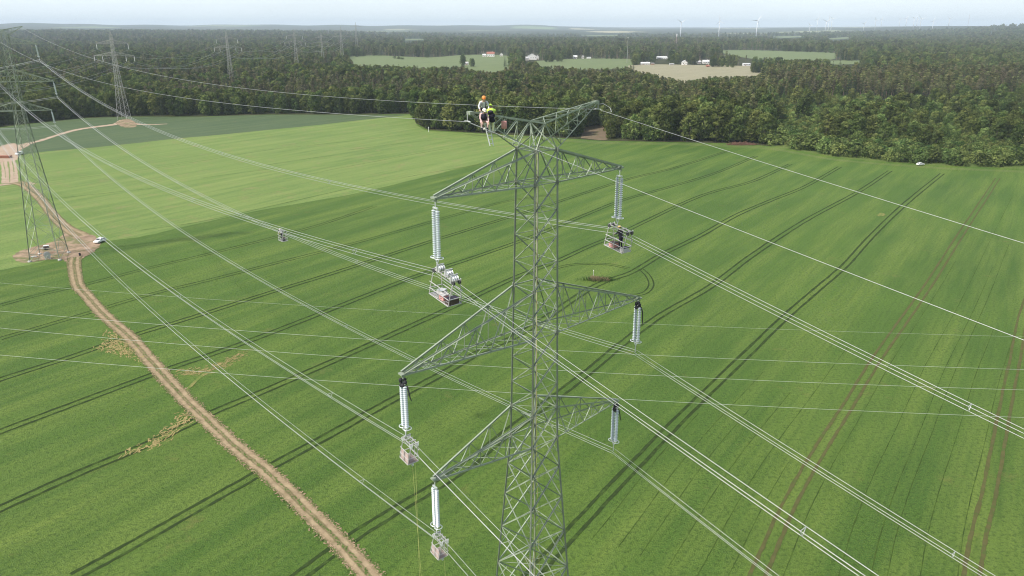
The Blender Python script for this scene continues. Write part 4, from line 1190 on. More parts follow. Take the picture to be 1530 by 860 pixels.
# hanging ladder under the workers
def ladder(a, b, w0, w1, side, label):
    root = tag(empty('hook_ladder', a), label, 'ladder')
    a, b = V(a), V(b); rel = b - a; side = V(side).normalized()
    for s in (-1, 1):
        mb = MB(); mb.bar(side * s * w0 / 2, rel + side * s * w1 / 2, 0.06); mb.build('rail', M['white'], root)
    n = int(rel.length / 0.27)
    for i in range(1, n + 1):
        t = i / (n + .5); w = w0 + (w1 - w0) * t
        mb = MB(); mb.bar(rel * t - side * w / 2, rel * t + side * w / 2, 0.035); mb.build('rung', M['white'], root)
    for s in (-1, 1):
        mb = MB(); p = side * s * w0 / 2; mb.tube([p, p + V((0, 0, .16)), p + LMN * .16 + V((0, 0, .2)), p + LMN * .24 + V((0, 0, .08))], .02, 6); mb.build('hook', M['white'], root)
ladder(armpt(-4.5, -0.38, 64.95), armpt(-4.12, -0.5, 63.1), 0.42, 0.26, AM, 'white hook ladder hanging from the peak arm under the lime clad worker')
# bag on the arm
bg = tag(empty('canvas_bag', armpt(-3.1, -0.45, 64.78)), 'pinkish red canvas bag hanging from the peak arm beside the workers', 'bag')
mb = MB(); mb.lathe([(.13, -.75), (.17, -.7), (.18, -.3), (.165, -.28)], (0, 0, 0), 12); mb.build('sack', M['bag'], bg, True)
mb = MB(); mb.tube([V((-.16, 0, -.3)), V((0, 0, 0)), V((.16, 0, -.3))], .015, 5); mb.build('sling', M['navy'], bg)
# cranked rod from the clamp to the workers
st = tag(empty('earth_wire_pole', armpt(-5.45, 0, 64.55)), 'pale slanting rod between the earth wire clamp and the workers', 'rod')
mb = MB(); mb.tube([V((0, 0, 0)), AM * 0.9 - LMN * .35 + V((0, 0, -.42))], 0.03, 6); mb.build('shaft', M['alu'], st)
mb = MB(); mb.ball(AM * 0.9 - LMN * .35 + V((0, 0, -.42)), .08, 8, 5); mb.build('grip', M['whitehelm'], st, True)

# worker standing in the manned trolley
inbasket = pose(chest=(0, .08, 1.34), neck=(0, .14, 1.48), headb=(0, .17, 1.54), headm=(0, .2, 1.62), headt=(0, .21, 1.69), face=(0, .9, -.5), waist=(0, .04, 1.12),
                ell=(-.3, .2, 1.2), elr=(.3, .2, 1.2), wrl=(-.2, .42, 1.12), wrr=(.2, .44, 1.14), shl=(-.19, .1, 1.41), shr=(.19, .1, 1.41))
person(q2 + bx2 * 0.08 + by2 * 0.05 + V((0, 0, -1.30)), ang2 + R(90), {k: v * 0.97 for k, v in inbasket.items()}, ('navy', 'navy', 'box'), 'yellow helmeted worker in dark clothes standing in the trolley under the topmost arm', 'yellowhelm')
person(q5 - bx5 * 0.35 + V((0, 0, -1.22)), R(150), inbasket, ('shirt', 'navy', 'box'), 'worker in pale shirt standing in the solitary trolley far out on the line', 'whitehelm')

# ---------------------------------------------------------------- vehicles and gear on the ground
def car(loc, rz, label, van=False):
    root = tag(empty('parked_van' if van else 'parked_car', loc, rz), label, 'van' if van else 'car')
    L, W, H = (4.9, 1.9, 1.95) if van else (4.3, 1.78, 1.48)
    prof = ([(-L / 2, .35), (-L / 2, .8), (-L / 2 + .1, .98), (-L / 2 + 1.0, 1.1), (-L / 2 + 1.8, H - .06), (-L / 2 + 2.2, H), (L / 2 - .2, H), (L / 2 - .05, 1.0), (L / 2, .35)] if van else
            [(-L / 2, .35), (-L / 2, .68), (-L / 2 + .15, .8), (-L / 2 + 1.15, .94), (-L / 2 + 1.9, H - .05), (-L / 2 + 2.3, H), (L / 2 - .95, H - .03), (L / 2 - .3, .98), (L / 2 - .05, .9), (L / 2, .35)])
    def slab(mb, pr, w, top=0.78):
        n = len(pr); zmax = max(z for _, z in pr)
        vs = []
        for s in (-1, 1):
            for x, z in pr:
                k = 1 - (1 - top) * max(0, (z - .95)) / max(.01, zmax - .95)
                vs.append((x, s * w / 2 * k, z))
        fs = [(i, (i + 1) % n, n + (i + 1) % n, n + i) for i in range(n)] + [tuple(range(n - 1, -1, -1)), tuple(range(n, 2 * n))]
        mb.add(vs, fs)
    mb = MB(); slab(mb, prof, W); o = mb.build('bodywork', M['white'], root)
    bv = o.modifiers.new('b', 'BEVEL'); bv.width = .05; bv.segments = 2
    xw = -L / 2 + 1.25
    g = MB(); zt = H - .12
    g.add([(-L / 2 + (1.08 if van else 1.22), -.66 * W / 1.8, (1.15 if van else 1.0)), (-L / 2 + (1.08 if van else 1.22), .66 * W / 1.8, (1.15 if van else 1.0)), (-L / 2 + (1.72 if van else 1.84), .6, zt), (-L / 2 + (1.72 if van else 1.84), -.6, zt)], [(0, 1, 2, 3)])
    for i in range(4): x, y, z = g.v[i]; g.v[i] = (x - .035, y, z + .03)
    g.build('windscreen', M['glassdk'], root)
    if not van:
        g = MB(); g.add([(L / 2 - .34, -.64, 1.02), (L / 2 - .34, .64, 1.02), (L / 2 - .92, .57, H - .1), (L / 2 - .92, -.57, H - .1)], [(0, 3, 2, 1)])
        for i in range(4): x, y, z = g.v[i]; g.v[i] = (x + .03, y, z + .03)
        g.build('rear_window', M['glassdk'], root)
    for s in (-1, 1):
        g = MB(); k = lambda z: (1 - .22 * (z - .95) / (H - .95)) * W / 2 * s + s * .012
        x0, x1 = -L / 2 + 1.5, (L / 2 - .75 if not van else -L / 2 + 2.5)
        g.add([(x0, k(1.02), 1.02), (x1 + .2, k(1.02), 1.02), (x1 - .15, k(H - .16), H - .16), (x0 + .5, k(H - .16), H - .16)], [(0, 1, 2, 3)]); g.build('side_window', M['glassdk'], root)
        for x in (-L / 2 + .8, L / 2 - .8):
            t = MB(); t.lathe([(.2, -.1), (.33, -.1), (.34, 0), (.33, .1), (.2, .1)], (x, s * (W / 2 - .09), .34), 16, 0, V((0, 1, 0))); w = t.build('wheel', M['tyre'], root, False)
            t = MB(); t.lathe([(.2, -.02), (.2, .02)], (x, s * (W / 2 + .0), .34), 12, 0, V((0, 1, 0))); t.build('rim', M['ring'], w)
        t = MB(); t.box((-L / 2 - .005, s * .62, .68), (.06, .3, .12)); t.build('headlight', M['ring'], root)
        t = MB(); t.box((L / 2 - .0, s * .66, .8), (.06, .2, .14)); t.build('tail_light', M['roofr'], root)
    t = MB(); t.box((0, 0, .28), (L - .6, W - .25, .16)); t.build('underbody', M['tyre'], root)
    return root
def gz(u, v): return ground(u, v, 0.1)
car(gz(149.5, 361.5), R(78), 'white hatchback parked where the work site meets the crop')
car(gz(1375, 246.5), R(200), 'small white car parked along the bushes at the field edge')
car(gz(29.5, 231), R(80), 'white van parked beside the timber mats on the sandy yard', True)

def winch(loc, rz, label):
    root = tag(empty('cable_trailer', loc, rz), label, 'trailer')
    mb = MB(); mb.box((0, 0, .55), (2.4, 1.3, .12)); mb.bar((-1.2, 0, .5), (-2.2, 0, .45), .1); mb.build('chassis', M['galv'], root)
    mb = MB(); mb.box((.25, 0, .95), (1.5, 1.1, .66)); mb.build('engine_housing', M['box'], root)
    mb = MB(); mb.box((.25, 0, 1.31), (1.6, 1.2, .07)); mb.build('cover', M['white'], root)
    for s in (-1, 1):
        t = MB(); t.lathe([(.15, -.09), (.32, -.09), (.32, .09), (.15, .09)], (0.1, s * .74, .33), 14, 0, V((0, 1, 0))); t.build('wheel', M['tyre'], root)
winch(gz(68.5, 372.5), R(20), 'dark trailer with white cover standing under the worksite pylon')
def reel(loc, rz, label):
    root = tag(empty('cable_drum_stand', loc, rz), label, 'drum stand')
    for s in (-1, 1):
        mb = MB(); mb.bar((-.8, s * .7, 0), (0, s * .7, 1.3), .1); mb.bar((.8, s * .7, 0), (0, s * .7, 1.3), .1); mb.bar((-.8, s * .7, .05), (.8, s * .7, .05), .1); mb.build('trestle', M['white'], root)
    mb = MB(); mb.lathe([(.95, -.55), (.95, -.48), (.45, -.48), (.45, .48), (.95, .48), (.95, .55)], (0, 0, 1.25), 20, 0, V((0, 1, 0))); mb.build('drum', M['wallg'], root)
    mb = MB(); mb.tube([(0, -.8, 1.25), (0, .8, 1.25)], .06, 8); mb.build('axle', M['galv'], root)
reel(gz(71.5, 386), R(40), 'pale cable drum on a stand at the near edge of the work site')
pl = tag(empty('pallet', gz(51, 383.5), R(15)), 'pale wooden pallet on the earth by a pylon foot', 'pallet')
for k in range(6):
    mb = MB(); mb.box((0, -.5 + .2 * k, .2), (1.6, .14, .03)); mb.build('board', M['wallg'], pl)
for x in (-.7, 0, .7):
    mb = MB(); mb.box((x, 0, .1), (.1, 1.15, .16)); mb.build('bearer', M['wallg'], pl)
dr = tag(empty('oil_drum', gz(119.5, 381.5)), 'small black drum standing on the site earth', 'drum')
mb = MB(); mb.lathe([(.3, 0), (.31, .02), (.29, .3), (.31, .32), (.29, .6), (.3, .88)], (0, 0, 0), 14); mb.build('shell', M['black'], dr)
mb = MB(); mb.lathe([(.28, .89), (.05, .9)], (0, 0, 0), 14); mb.build('lid', M['wheel'], dr)
mt = tag(empty('timber_mats', gz(6, 235.5), R(4)), 'reddish timber mats piled on the sandy yard by the rutted lane', 'timber mats')
for k in range(4):
    mb = MB(); mb.box((random.uniform(-.2, .2), random.uniform(-.1, .1), .2 + .32 * k), (7.4, 3.2, .28)); mb.build('mat', M['timber'], mt)
bp_ = tag(empty('brush_pile', gz(1108, 216)), 'low reddish brown brush pile at the foot of the wood', 'brush pile')
mb = MB(); rnd = random.Random(5)
for k in range(420):
    a = rnd.uniform(0, 6.28); rr = rnd.random() ** .5; c = V((math.cos(a) * rr * 9, math.sin(a) * rr * 2.5, 1.6 * (1 - rr * rr) * rnd.random()))
    d = V((rnd.uniform(-1, 1), rnd.uniform(-1, 1), rnd.uniform(-.2, .5))).normalized(); mb.bar(c, c + d * rnd.uniform(.8, 2.2), .12)
mb.build('branches', M['brush'], bp_)
# weedy island with a marker post in the crop
wd = tag(empty('dead_weeds', ground(889, 418, 0.05)), 'clump of brown dead weeds round the white marker post in the crop', 'weeds')
mb = MB()
for k in range(700):
    cx_, cy_, cs_ = ((-.6, .1, .55), (.5, -.3, .7), (1.9, .2, .6), (3.2, -.1, .5))[k % 4]; c = V((cx_ + rnd.gauss(0, cs_), cy_ + rnd.gauss(0, .5), 0)); h = rnd.uniform(.3, 1.3) * (1 if k % 4 < 2 else .6)
    mb.bar(c, c + V((rnd.uniform(-.3, .3), rnd.uniform(-.3, .3), h)), .05)
mb.build('stalks', M['twig'], wd)
mb = MB()
for k in range(420):
    c = V((rnd.gauss(1.0, 2.4), rnd.gauss(0, .9), 0)); mb.bar(c, c + V((rnd.uniform(-.25, .25), rnd.uniform(-.25, .25), rnd.uniform(.3, .9))), .06)
mb.build('green_stalks', LM['shrub'], wd)
ps = tag(empty('marker_post', ground(886.5, 414.5, 0.05)), 'slender marker post with white cap standing in the weedy island', 'post')
mb = MB(); mb.tube([(0, 0, 0), (0, 0, 2.0)], .07, 8); mb.build('shaft', M['wallg'], ps)
mb = MB(); mb.lathe([(.12, 2.0), (.13, 2.25), (.1, 2.35)], (0, 0, 0), 10); mb.build('cap', M['white'], ps)
sp_ = tag(empty('marker_stake', ground(640.5, 197, 0.05)), 'white stake at the foot of the leafy wood corner', 'stake')
mb = MB(); mb.tube([(0, 0, 0), (0, 0, 3.2)], .16, 8); mb.build('shaft', M['white'], sp_)
mb = MB(); mb.box((0, 0, 3.3), (.5, .1, .5)); mb.build('board', M['white'], sp_)

# ---------------------------------------------------------------- far pylons of the second line
def donau(loc, label, group, scale=1.0, proto=None):
    if proto:
        r = copy_tree(proto); r.location = loc; tag(r, label, 'pylon', group); r.scale = (scale,) * 3
        return r
    root = tag(empty('lattice_pylon', loc), label, 'pylon', group); root.scale = (scale,) * 3
    S = [(0, 3.8), (30, 1.7), (49, 1.0), (62, 0.8)]
    co = lambda k, z: V((((1, 1), (-1, 1), (-1, -1), (1, -1))[k][0] * lerp_list(z, S), ((1, 1), (-1, 1), (-1, -1), (1, -1))[k][1] * lerp_list(z, S), z))
    for k in range(4):
        mb = MB()
        for a, b in zip(S, S[1:]): mb.angle(co(k, a[0]), co(k, b[0]), 0.2)
        mb.build('leg', M['far_steel'], root)
    lv = [62]
    while lv[-1] > 3: lv.append(max(0, lv[-1] - max(2.4, lerp_list(lv[-1], S) * 1.5)))
    for f in range(4):
        mb = MB()
        for a, b in zip(lv, lv[1:]): mb.angle(co(f, a), co((f + 1) % 4, b), .095); mb.angle(co((f + 1) % 4, a), co(f, b), .08)
        mb.build('face_bracing', M['far_steel'], root)
    for z, L in ((57.5, 12.2), (48.5, 15.6)):
        for s in (-1, 1):
            mb = MB(); hh = lerp_list(z, S)
            for sy in (-1, 1):
                T = lambda t, l: V((s * (hh + (L - hh) * t), sy * (hh * (1 - t) + .15 * t), z + (2.6 * (1 - t) + .1 if l else 0)))
                mb.angle(T(0, 1), T(1, 1), .12); mb.angle(T(0, 0), T(1, 0), .12)
                for i in range(7): mb.angle(T(i / 7, 1), T((i + .5) / 7, 0), .08); mb.angle(T((i + .5) / 7, 0), T((i + 1) / 7, 1), .08)
            for i in range(7): a = hh + (L - hh) * i / 7; b = hh + (L - hh) * (i + 1) / 7; mb.bar((s * a, hh * (1 - i / 7), z), (s * b, -hh * (1 - (i + 1) / 7), z), .08)
            mb.build('crossarm', M['far_steel'], root)
    mb = MB()
    for k in range(4): mb.angle(co(k, 62), (0, 0, 66.5), .14)
    mb.build('peak', M['far_steel'], root)
    return root
FP = [(at_depth(186, 178, 598), 1.0, 'lattice pylon at the wood edge, standing on its own bare earth patch'), (at_depth(346, 120, 850), .98, 'second lattice pylon back in the woods, lower part behind trees'),
      (at_depth(444, 100, 1130), .98, 'third lattice pylon back in the woods beside the line clearing'), (at_depth(483, 95, 1300), .9, 'small pylon in the woods between the clearing and the meadow'),
      (at_depth(512, 90, 1430), 1.05, 'pale distant pylon at the meadow corner reaching into the sky'), (at_depth(534, 80, 1950), 1.2, 'faintest pylon poking above the skyline')]
proto = None; fpl = []
for p, sc, lab in FP:
    p = V((p.x, p.y, 0)); r = donau(p, lab, 'pylons of the line through the woods', sc, proto); proto = proto or r; fpl.append((p, sc))
FT = [(-12.1, 57.4), (12.1, 57.4), (-15.4, 48.4), (-9.0, 48.4), (9.0, 48.4), (15.4, 48.4)]
insp = None
def small_ins(loc, label, sc):
    global insp
    if insp is None:
        insp = tag(empty('insulator_string', loc), label, 'insulator')
        mb = MB(); prof = []
        for i in range(10): prof += [(.1, -.5 - i * .36), (.26, -.62 - i * .36), (.1, -.8 - i * .36)]
        mb.lathe(prof, (0, 0, 0), 8); mb.build('disc_string', M['white'], insp)
        mb = MB(); mb.bar((0, 0, 0), (0, 0, -.5), .08); mb.bar((0, 0, -4.0), (0, 0, -4.5), .12); mb.build('fittings', M['galv'], insp); r = insp
    else: r = copy_tree(insp)
    r.location = loc; r.scale = (sc,) * 3; return r
for i, (p, sc) in enumerate(fpl[:3]):
    where = ('wood edge pylon', 'second woods pylon', 'third woods pylon')[i]
    for j, (x, z) in enumerate(FT):
        w = ('upper arm tip nearer', 'upper arm tip farther from', 'lower arm tip nearer', 'inner lower arm point nearer', 'inner lower arm point farther from', 'lower arm tip farther from')[j]
        r = small_ins(p + V((x * sc, 0, z * sc)), '', sc); tag(r, 'tiny insulator at the ' + w + ' the work site, ' + where, 'insulator', 'insulators of the ' + where)
# their wires
P0 = V((fpl[0][0].x + 6, fpl[0][0].y - 270, 0))
seq = [(P0, 1.0)] + fpl[:3] + [(fpl[4][0], 1.0)]
for j, (x, z) in enumerate(FT):
    pts = []
    for (a, sa), (b, sb) in zip(seq, seq[1:]):
        pts += catenary(a + V((x * sa, 0, (z - 4.5) * sa)), b + V((x * sb, 0, (z - 4.5) * sb)), 0.00058, 20)[:-1]
    o0 = pts[0]; rad = [.036 + .00005 * max(0, p.y - 400) for p in pts]
    mb = MB(); mb.tube([p - o0 for p in pts], rad, 5); o = mb.build('overhead_wire', M['old_wire'], None, True); o.location = o0
    tag(o, 'thin conductor of the line through the woods, ' + ('upper phase nearer the work site', 'upper phase away from the work site', 'lower outer phase nearer the work site', 'lower inner phase nearer the work site', 'lower inner phase away from the work site', 'lower outer phase away from the work site')[j], 'wire', 'wires of the line through the woods')

# ---------------------------------------------------------------- masts, turbines
def mast(u, vb, vt, d, label, w=2.2, lattice=True):
    p = at_depth(u, vb, d); top = at_depth(u, vt, d).z; base = terrain(p.x, p.y)
    root = tag(empty('radio_mast', (p.x, p.y, base)), label, 'mast'); H = top - base
    mb = MB(); n = 12
    if lattice:
        c = lambda k, t: V((math.cos(k * 2.094) * w * (1 - .6 * t), math.sin(k * 2.094) * w * (1 - .6 * t), H * t))
        for k in range(3):
            mb.bar(c(k, 0), c(k, 1), .35)
            for i in range(n): mb.bar(c(k, i / n), c(k + 1, (i + 1) / n), .2)
    else: mb.tube([(0, 0, 0), (0, 0, H)], [.5, .25], 8)
    mb.build('shaft', M['mast'] if lattice else M['far_steel'], root)
    mb = MB()
    if lattice:
        for k in range(5): mb.tube([(1.5 * math.cos(k * 1.26), 1.5 * math.sin(k * 1.26), H - 6), (1.5 * math.cos(k * 1.26), 1.5 * math.sin(k * 1.26), H + 1)], .4, 6)
    else: mb.box((0, 0, H + .3), (2.6, 1.2, .6))
    mb.build('antenna' if lattice else 'lamp_head', M['white'], root)
mast(937, 88, 56, 1500, 'thin grey pole mast with small head at the meadow edge', 1, False)
mast(1010, 70, 51, 2300, 'pale reddish lattice mast with antennas standing in the woods')

def turbine(u, vb, vh, d, rot, phase, label, group):
    hub = at_depth(u, vh, d); base = at_depth(u, vb, d)
    k = d / 5200.0; Rr = 41 * max(.8, min(1.6, (base - hub).length / 80.0))
    bz = min(base.z, terrain(base.x, base.y)); H = hub.z - bz
    root = tag(empty('wind_turbine', (hub.x, hub.y, bz), rot), label, 'wind turbine', group)
    fat = 0.85 + d / 12000.0
    mb = MB(); mb.tube([(0, 0, 0), (0, 0, H)], [2.3 * fat, 1.3 * fat], 10); mb.build('tower', M['turb'], root, True)
    mb = MB(); mb.box((0, 1.5, H + 1.2), (3.6 * fat, 9, 3.6 * fat)); mb.build('nacelle', M['turb'], root)
    hb = MB(); hb.ball((0, -4.2, H + 1.2), (2.0, 2.2, 2.0), 8, 6); h = hb.build('hub', M['turb'], root, True)
    for b in range(3):
        a = phase + b * 2.0944; dx, dz = math.cos(a), math.sin(a); px_, pz_ = -dz, dx
        mb = MB(); prof = [(0, 1.0), (.08, 1.3), (.22, 2.0), (.6, 1.2), (1.0, .35)]
        vs = []
        for t, w in prof:
            w *= fat
            c = V((dx * Rr * t, -4.4, H + 1.2 + dz * Rr * t)); wv = V((px_ * w * .75, w * .5, pz_ * w * .75)); th = V((0, .35, 0))
            vs += [c - wv, c - th, c + wv, c + th]
        fs = [(i * 4 + k2, i * 4 + (k2 + 1) % 4, i * 4 + 4 + (k2 + 1) % 4, i * 4 + 4 + k2) for i in range(4) for k2 in range(4)] + [(16, 17, 18, 19), (3, 2, 1, 0)]
        mb.add(vs, fs); mb.build('blade', M['turb'], root)
TU = [(1018, 51, 33.5, 4700, 0.2, .5, 'nearest white wind turbine, alone beyond the lattice mast'), (1075.5, 50, 32, 4800, .2, 1.75, 'white wind turbine second from the lattice mast'),
      (1132, 52, 31, 4500, .2, .95, 'tall white wind turbine third from the lattice mast'),
      (1210.5, 48, 38, 6800, .1, .2, 'wind turbine on low ground by itself, below the skyline'), (1222, 42, 29, 8200, .1, 1.2, 'far turbine with its rotor against the sky, just past the lone low one'),
      (1235, 48, 32, 6400, .1, .6, 'front one of the close turbine trio'), (1239, 44, 30, 7200, .1, 1.7, 'middle one of the close turbine trio'), (1243.5, 42, 28, 7600, .1, .3, 'rear one of the close turbine trio'),
      (1291.5, 46, 35, 7000, .1, .9, 'single turbine standing before the wooded hill'), (1309, 42, 30, 7500, .1, 0.1, 'turbine with level rotor on the hill crest'), (1318, 38, 28, 8800, .1, 1.5, 'faint turbine behind the level rotor one'),
      (1345, 36, 29, 9500, .1, .4, 'very faint turbine at the start of the crest cluster'), (1355, 37, 27, 8200, .1, 1.1, 'turbine in the crest cluster, second along'), (1366.5, 40, 27, 7400, .1, .7, 'tall turbine in the middle of the crest cluster'),
      (1371, 38, 29, 8300, .1, 1.9, 'shorter turbine behind the tall middle one of the cluster'), (1376.5, 44, 28, 7000, .1, .25, 'lowest footed turbine of the crest cluster'), (1395, 46, 31, 6900, .1, 1.3, 'turbine standing before the hill field past the cluster'),
      (1419, 38, 28, 8000, .1, .5, 'turbine on the wooded crest past the hill field'), ]
for t in TU: turbine(*t, group='wind turbines on the skyline')
mast(1446, 38, 20, 7800, 'thin dark radio mast on the crest beyond the last turbine', 2.0)

# ---------------------------------------------------------------- houses
def house(u, v, wpx, hpx, wall, roof, label, rz=0.0, ridge='x', flat=False):
    p = ground(u, v); d = pix(p)[2]; sc = d / FPX
    W = wpx * sc * .88; hpx = hpx * .85; H = hpx * sc * .60; D = max(7.0, W * .6); RH = hpx * sc * .42
    if flat: H = hpx * sc * .8; RH = hpx * sc * .2
    root = tag(empty('farm_building' if W > 16 else 'house', p, rz), label, 'building' if W > 16 else 'house', 'houses beyond the meadows')
    mb = MB(); mb.box((0, D / 2, H / 2), (W, D, H))
    if ridge == 'y' and not flat:
        mb.add([(-W / 2, 0, H), (W / 2, 0, H), (0, 0, H + RH), (-W / 2, D, H), (W / 2, D, H), (0, D, H + RH)], [(0, 1, 2), (5, 4, 3)])
    elif not flat:
        mb.add([(-W / 2, 0, H), (-W / 2, D, H), (-W / 2, D / 2, H + RH), (W / 2, 0, H), (W / 2, D, H), (W / 2, D / 2, H + RH)], [(2, 1, 0), (3, 4, 5)])
    mb.build('wall', wall, root)
    rf = MB(); o = .45; t = .25
    if flat: rf.add([(-W / 2 - o, -o, H + .05), (W / 2 + o, -o, H + .05), (W / 2 + o, D + o, H + RH), (-W / 2 - o, D + o, H + RH), (-W / 2 - o, -o, H + .05 + t), (W / 2 + o, -o, H + .05 + t), (W / 2 + o, D + o, H + RH + t), (-W / 2 - o, D + o, H + RH + t)], [(3, 2, 1, 0), (4, 5, 6, 7), (0, 1, 5, 4), (1, 2, 6, 5), (2, 3, 7, 6), (3, 0, 4, 7)])
    else:
        for s in (-1, 1):
            if ridge == 'x':
                y0 = -o if s < 0 else D + o
                q_ = [(-W / 2 - o, y0, H - .1), (W / 2 + o, y0, H - .1), (W / 2 + o, D / 2, H + RH + .05), (-W / 2 - o, D / 2, H + RH + .05)]
            else:
                x0 = s * (W / 2 + o); q_ = [(x0, -o, H - .1), (x0, D + o, H - .1), (0, D + o, H + RH + .05), (0, -o, H + RH + .05)]
            q2_ = [(x, y, z + t) for x, y, z in q_]
            rf.add(q_ + q2_, [(0, 1, 2, 3), (7, 6, 5, 4), (0, 4, 5, 1), (1, 5, 6, 2), (2, 6, 7, 3), (3, 7, 4, 0)])
    r = rf.build('roof', roof, root)
    if not flat:
        ch = MB(); ch.box((W * .2, D * .5, H + RH + .5), (.8, .8, 1.8)); ch.build('chimney', M['wallg'], r)
    n = max(2, int(W / 4))
    for k in range(n):
        x = -W / 2 + W * (k + .5) / n
        w = MB(); w.box((x, -.03, H * .55), (min(1.5, W / n * .5), .1, min(1.6, H * .3))); w.build('window', M['glassdk'], root)
    dd = MB(); dd.box((-W / 2 + W * .5 / n + W / n * .5, -.04, 1.1), (1.1, .1, 2.2)); dd.build('door', M['timber'], root)
    return root
HS = [(733, 84.5, 13, 8, 'wallw', 'roofr', 'white house with dull red roof in the row above the meadow', 'x'), (723.5, 84.5, 5.5, 4.5, 'wallw', 'roofw', 'little white outbuilding at the end of the house row above the meadow', 'x'),
      (749, 84, 5, 5.5, 'wallw', 'roofw', 'small white gabled house past the red roofed one', 'y'), (795, 89, 15, 10, 'wallw', 'roofg', 'large white house among dark trees between the two meadows', 'y'),
      (787.5, 90, 6, 6, 'wallg', 'roofg', 'grey annex beside the large white house among trees', 'x'), (803, 88.5, 5, 7, 'wallw', 'roofg', 'narrow white gable leaning on the large white house', 'y'),
      (859.5, 87.2, 6.5, 5, 'wallw', 'roofw', 'white house at the far edge of the smaller meadow, first of three', 'x'), (871, 87.2, 3.5, 5, 'wallw', 'roofg', 'narrow white house at the far edge of the smaller meadow', 'y'),
      (880, 87.8, 7, 3, 'wallw', 'roofw', 'low white shed at the far edge of the smaller meadow', 'x'), (697, 97, 6, 5, 'wallg', 'roofg', 'grey barn tucked among trees in the large meadow', 'x'),
      (964.5, 96.8, 15, 4.5, 'wallg', 'roofw', 'long low pale barn at the corner of the stubble field', 'x'), (989.5, 88, 17, 4.2, 'wallw', 'roofw', 'long white roofed hall behind the trees above the stubble field', 'x'),
      (1023, 97, 8.5, 7.5, 'wallw', 'roofw', 'bright white gabled house alone on the stubble field edge', 'y'), (1044.5, 95, 7, 5, 'wallg', 'roofg', 'grey house with trees about it next to the white roofed farmhouse', 'x'),
      (1055, 95, 11, 6, 'wallw', 'roofw', 'white roofed farmhouse above the small red shed', 'x'), (1058, 100, 5, 3.5, 'timber', 'roofr', 'small red shed below the white roofed farmhouse', 'x'),
      (1116, 98, 12, 4, 'wallw', 'roofw', 'low white shed at the far end of the stubble field', 'x'), (975.5, 96.6, 5, 3, 'timber', 'roofg', 'brown lean-to beside the long low pale barn', 'x'),
      (1004, 97.3, 7, 2.5, 'wallg', 'roofw', 'pale low shed between the barn and the white gabled house', 'x'), (1287, 109.5, 5, 2.5, 'wallw', 'roofw', 'tiny white roof among the tall pines, first of three', 'x'),
      (1305.5, 110, 5, 2.5, 'wallw', 'roofw', 'tiny white roof among the tall pines, middle of three', 'x'), (1337, 113, 6, 3, 'wallw', 'roofg', 'tiny grey roof among the tall pines, last of three', 'x')]
HOUSE_PX = []
for u, v, w, h, wl, rfm, lab, rd in HS:
    house(u, v, w, h, M[wl], M[rfm], lab, 0.0, rd, flat=(lab.startswith('low') or lab.startswith('pale low') or 'lean-to' in lab))
    HOUSE_PX.append((u, v, w, h))
# ---------------------------------------------------------------- trees
def leaf_quads(mb, tones, c, nrm, size, rnd, tone):
    n = (nrm + V((rnd.gauss(0, .32), rnd.gauss(0, .32), rnd.gauss(0, .32)))).normalized()
    a = n.orthogonal().normalized(); b = n.cross(a); t = rnd.uniform(0, 6.28)
    a, b = a * math.cos(t) + b * math.sin(t), b * math.cos(t) - a * math.sin(t)
    s = size * rnd.uniform(.6, 1.25); k = rnd.uniform(.5, .9)
    mb.add([c - a * s * .5, c - b * s * k * .5 + n * s * .1, c + a * s * .5, c + b * s * k * .5 + n * s * .1], [(0, 1, 2, 3)])
    tones += [tone] * 4

def trunk_mb(H, r, rnd, limbs, bare):
    mb = MB(); bend = V((rnd.uniform(-.4, .4), rnd.uniform(-.4, .4), 0))
    pts = [V((0, 0, -.3)), bend * .3 + V((0, 0, H * .35)), bend + V((0, 0, H * .7)), bend * 1.1 + V((0, 0, H * .93))]
    mb.tube(pts, [r * 1.25, r * .9, r * .55, r * .15], 7)
    for i in range(limbs):
        z = H * rnd.uniform(bare, .85); a = rnd.uniform(0, 6.28); L = H * rnd.uniform(.14, .26)
        p = bend * (z / H) + V((0, 0, z)); q = p + V((math.cos(a) * L, math.sin(a) * L, L * .6))
        mb.tube([p, (p + q) / 2 + V((0, 0, -.1)), q], [r * .4, r * .25, r * .08], 5)
    return mb

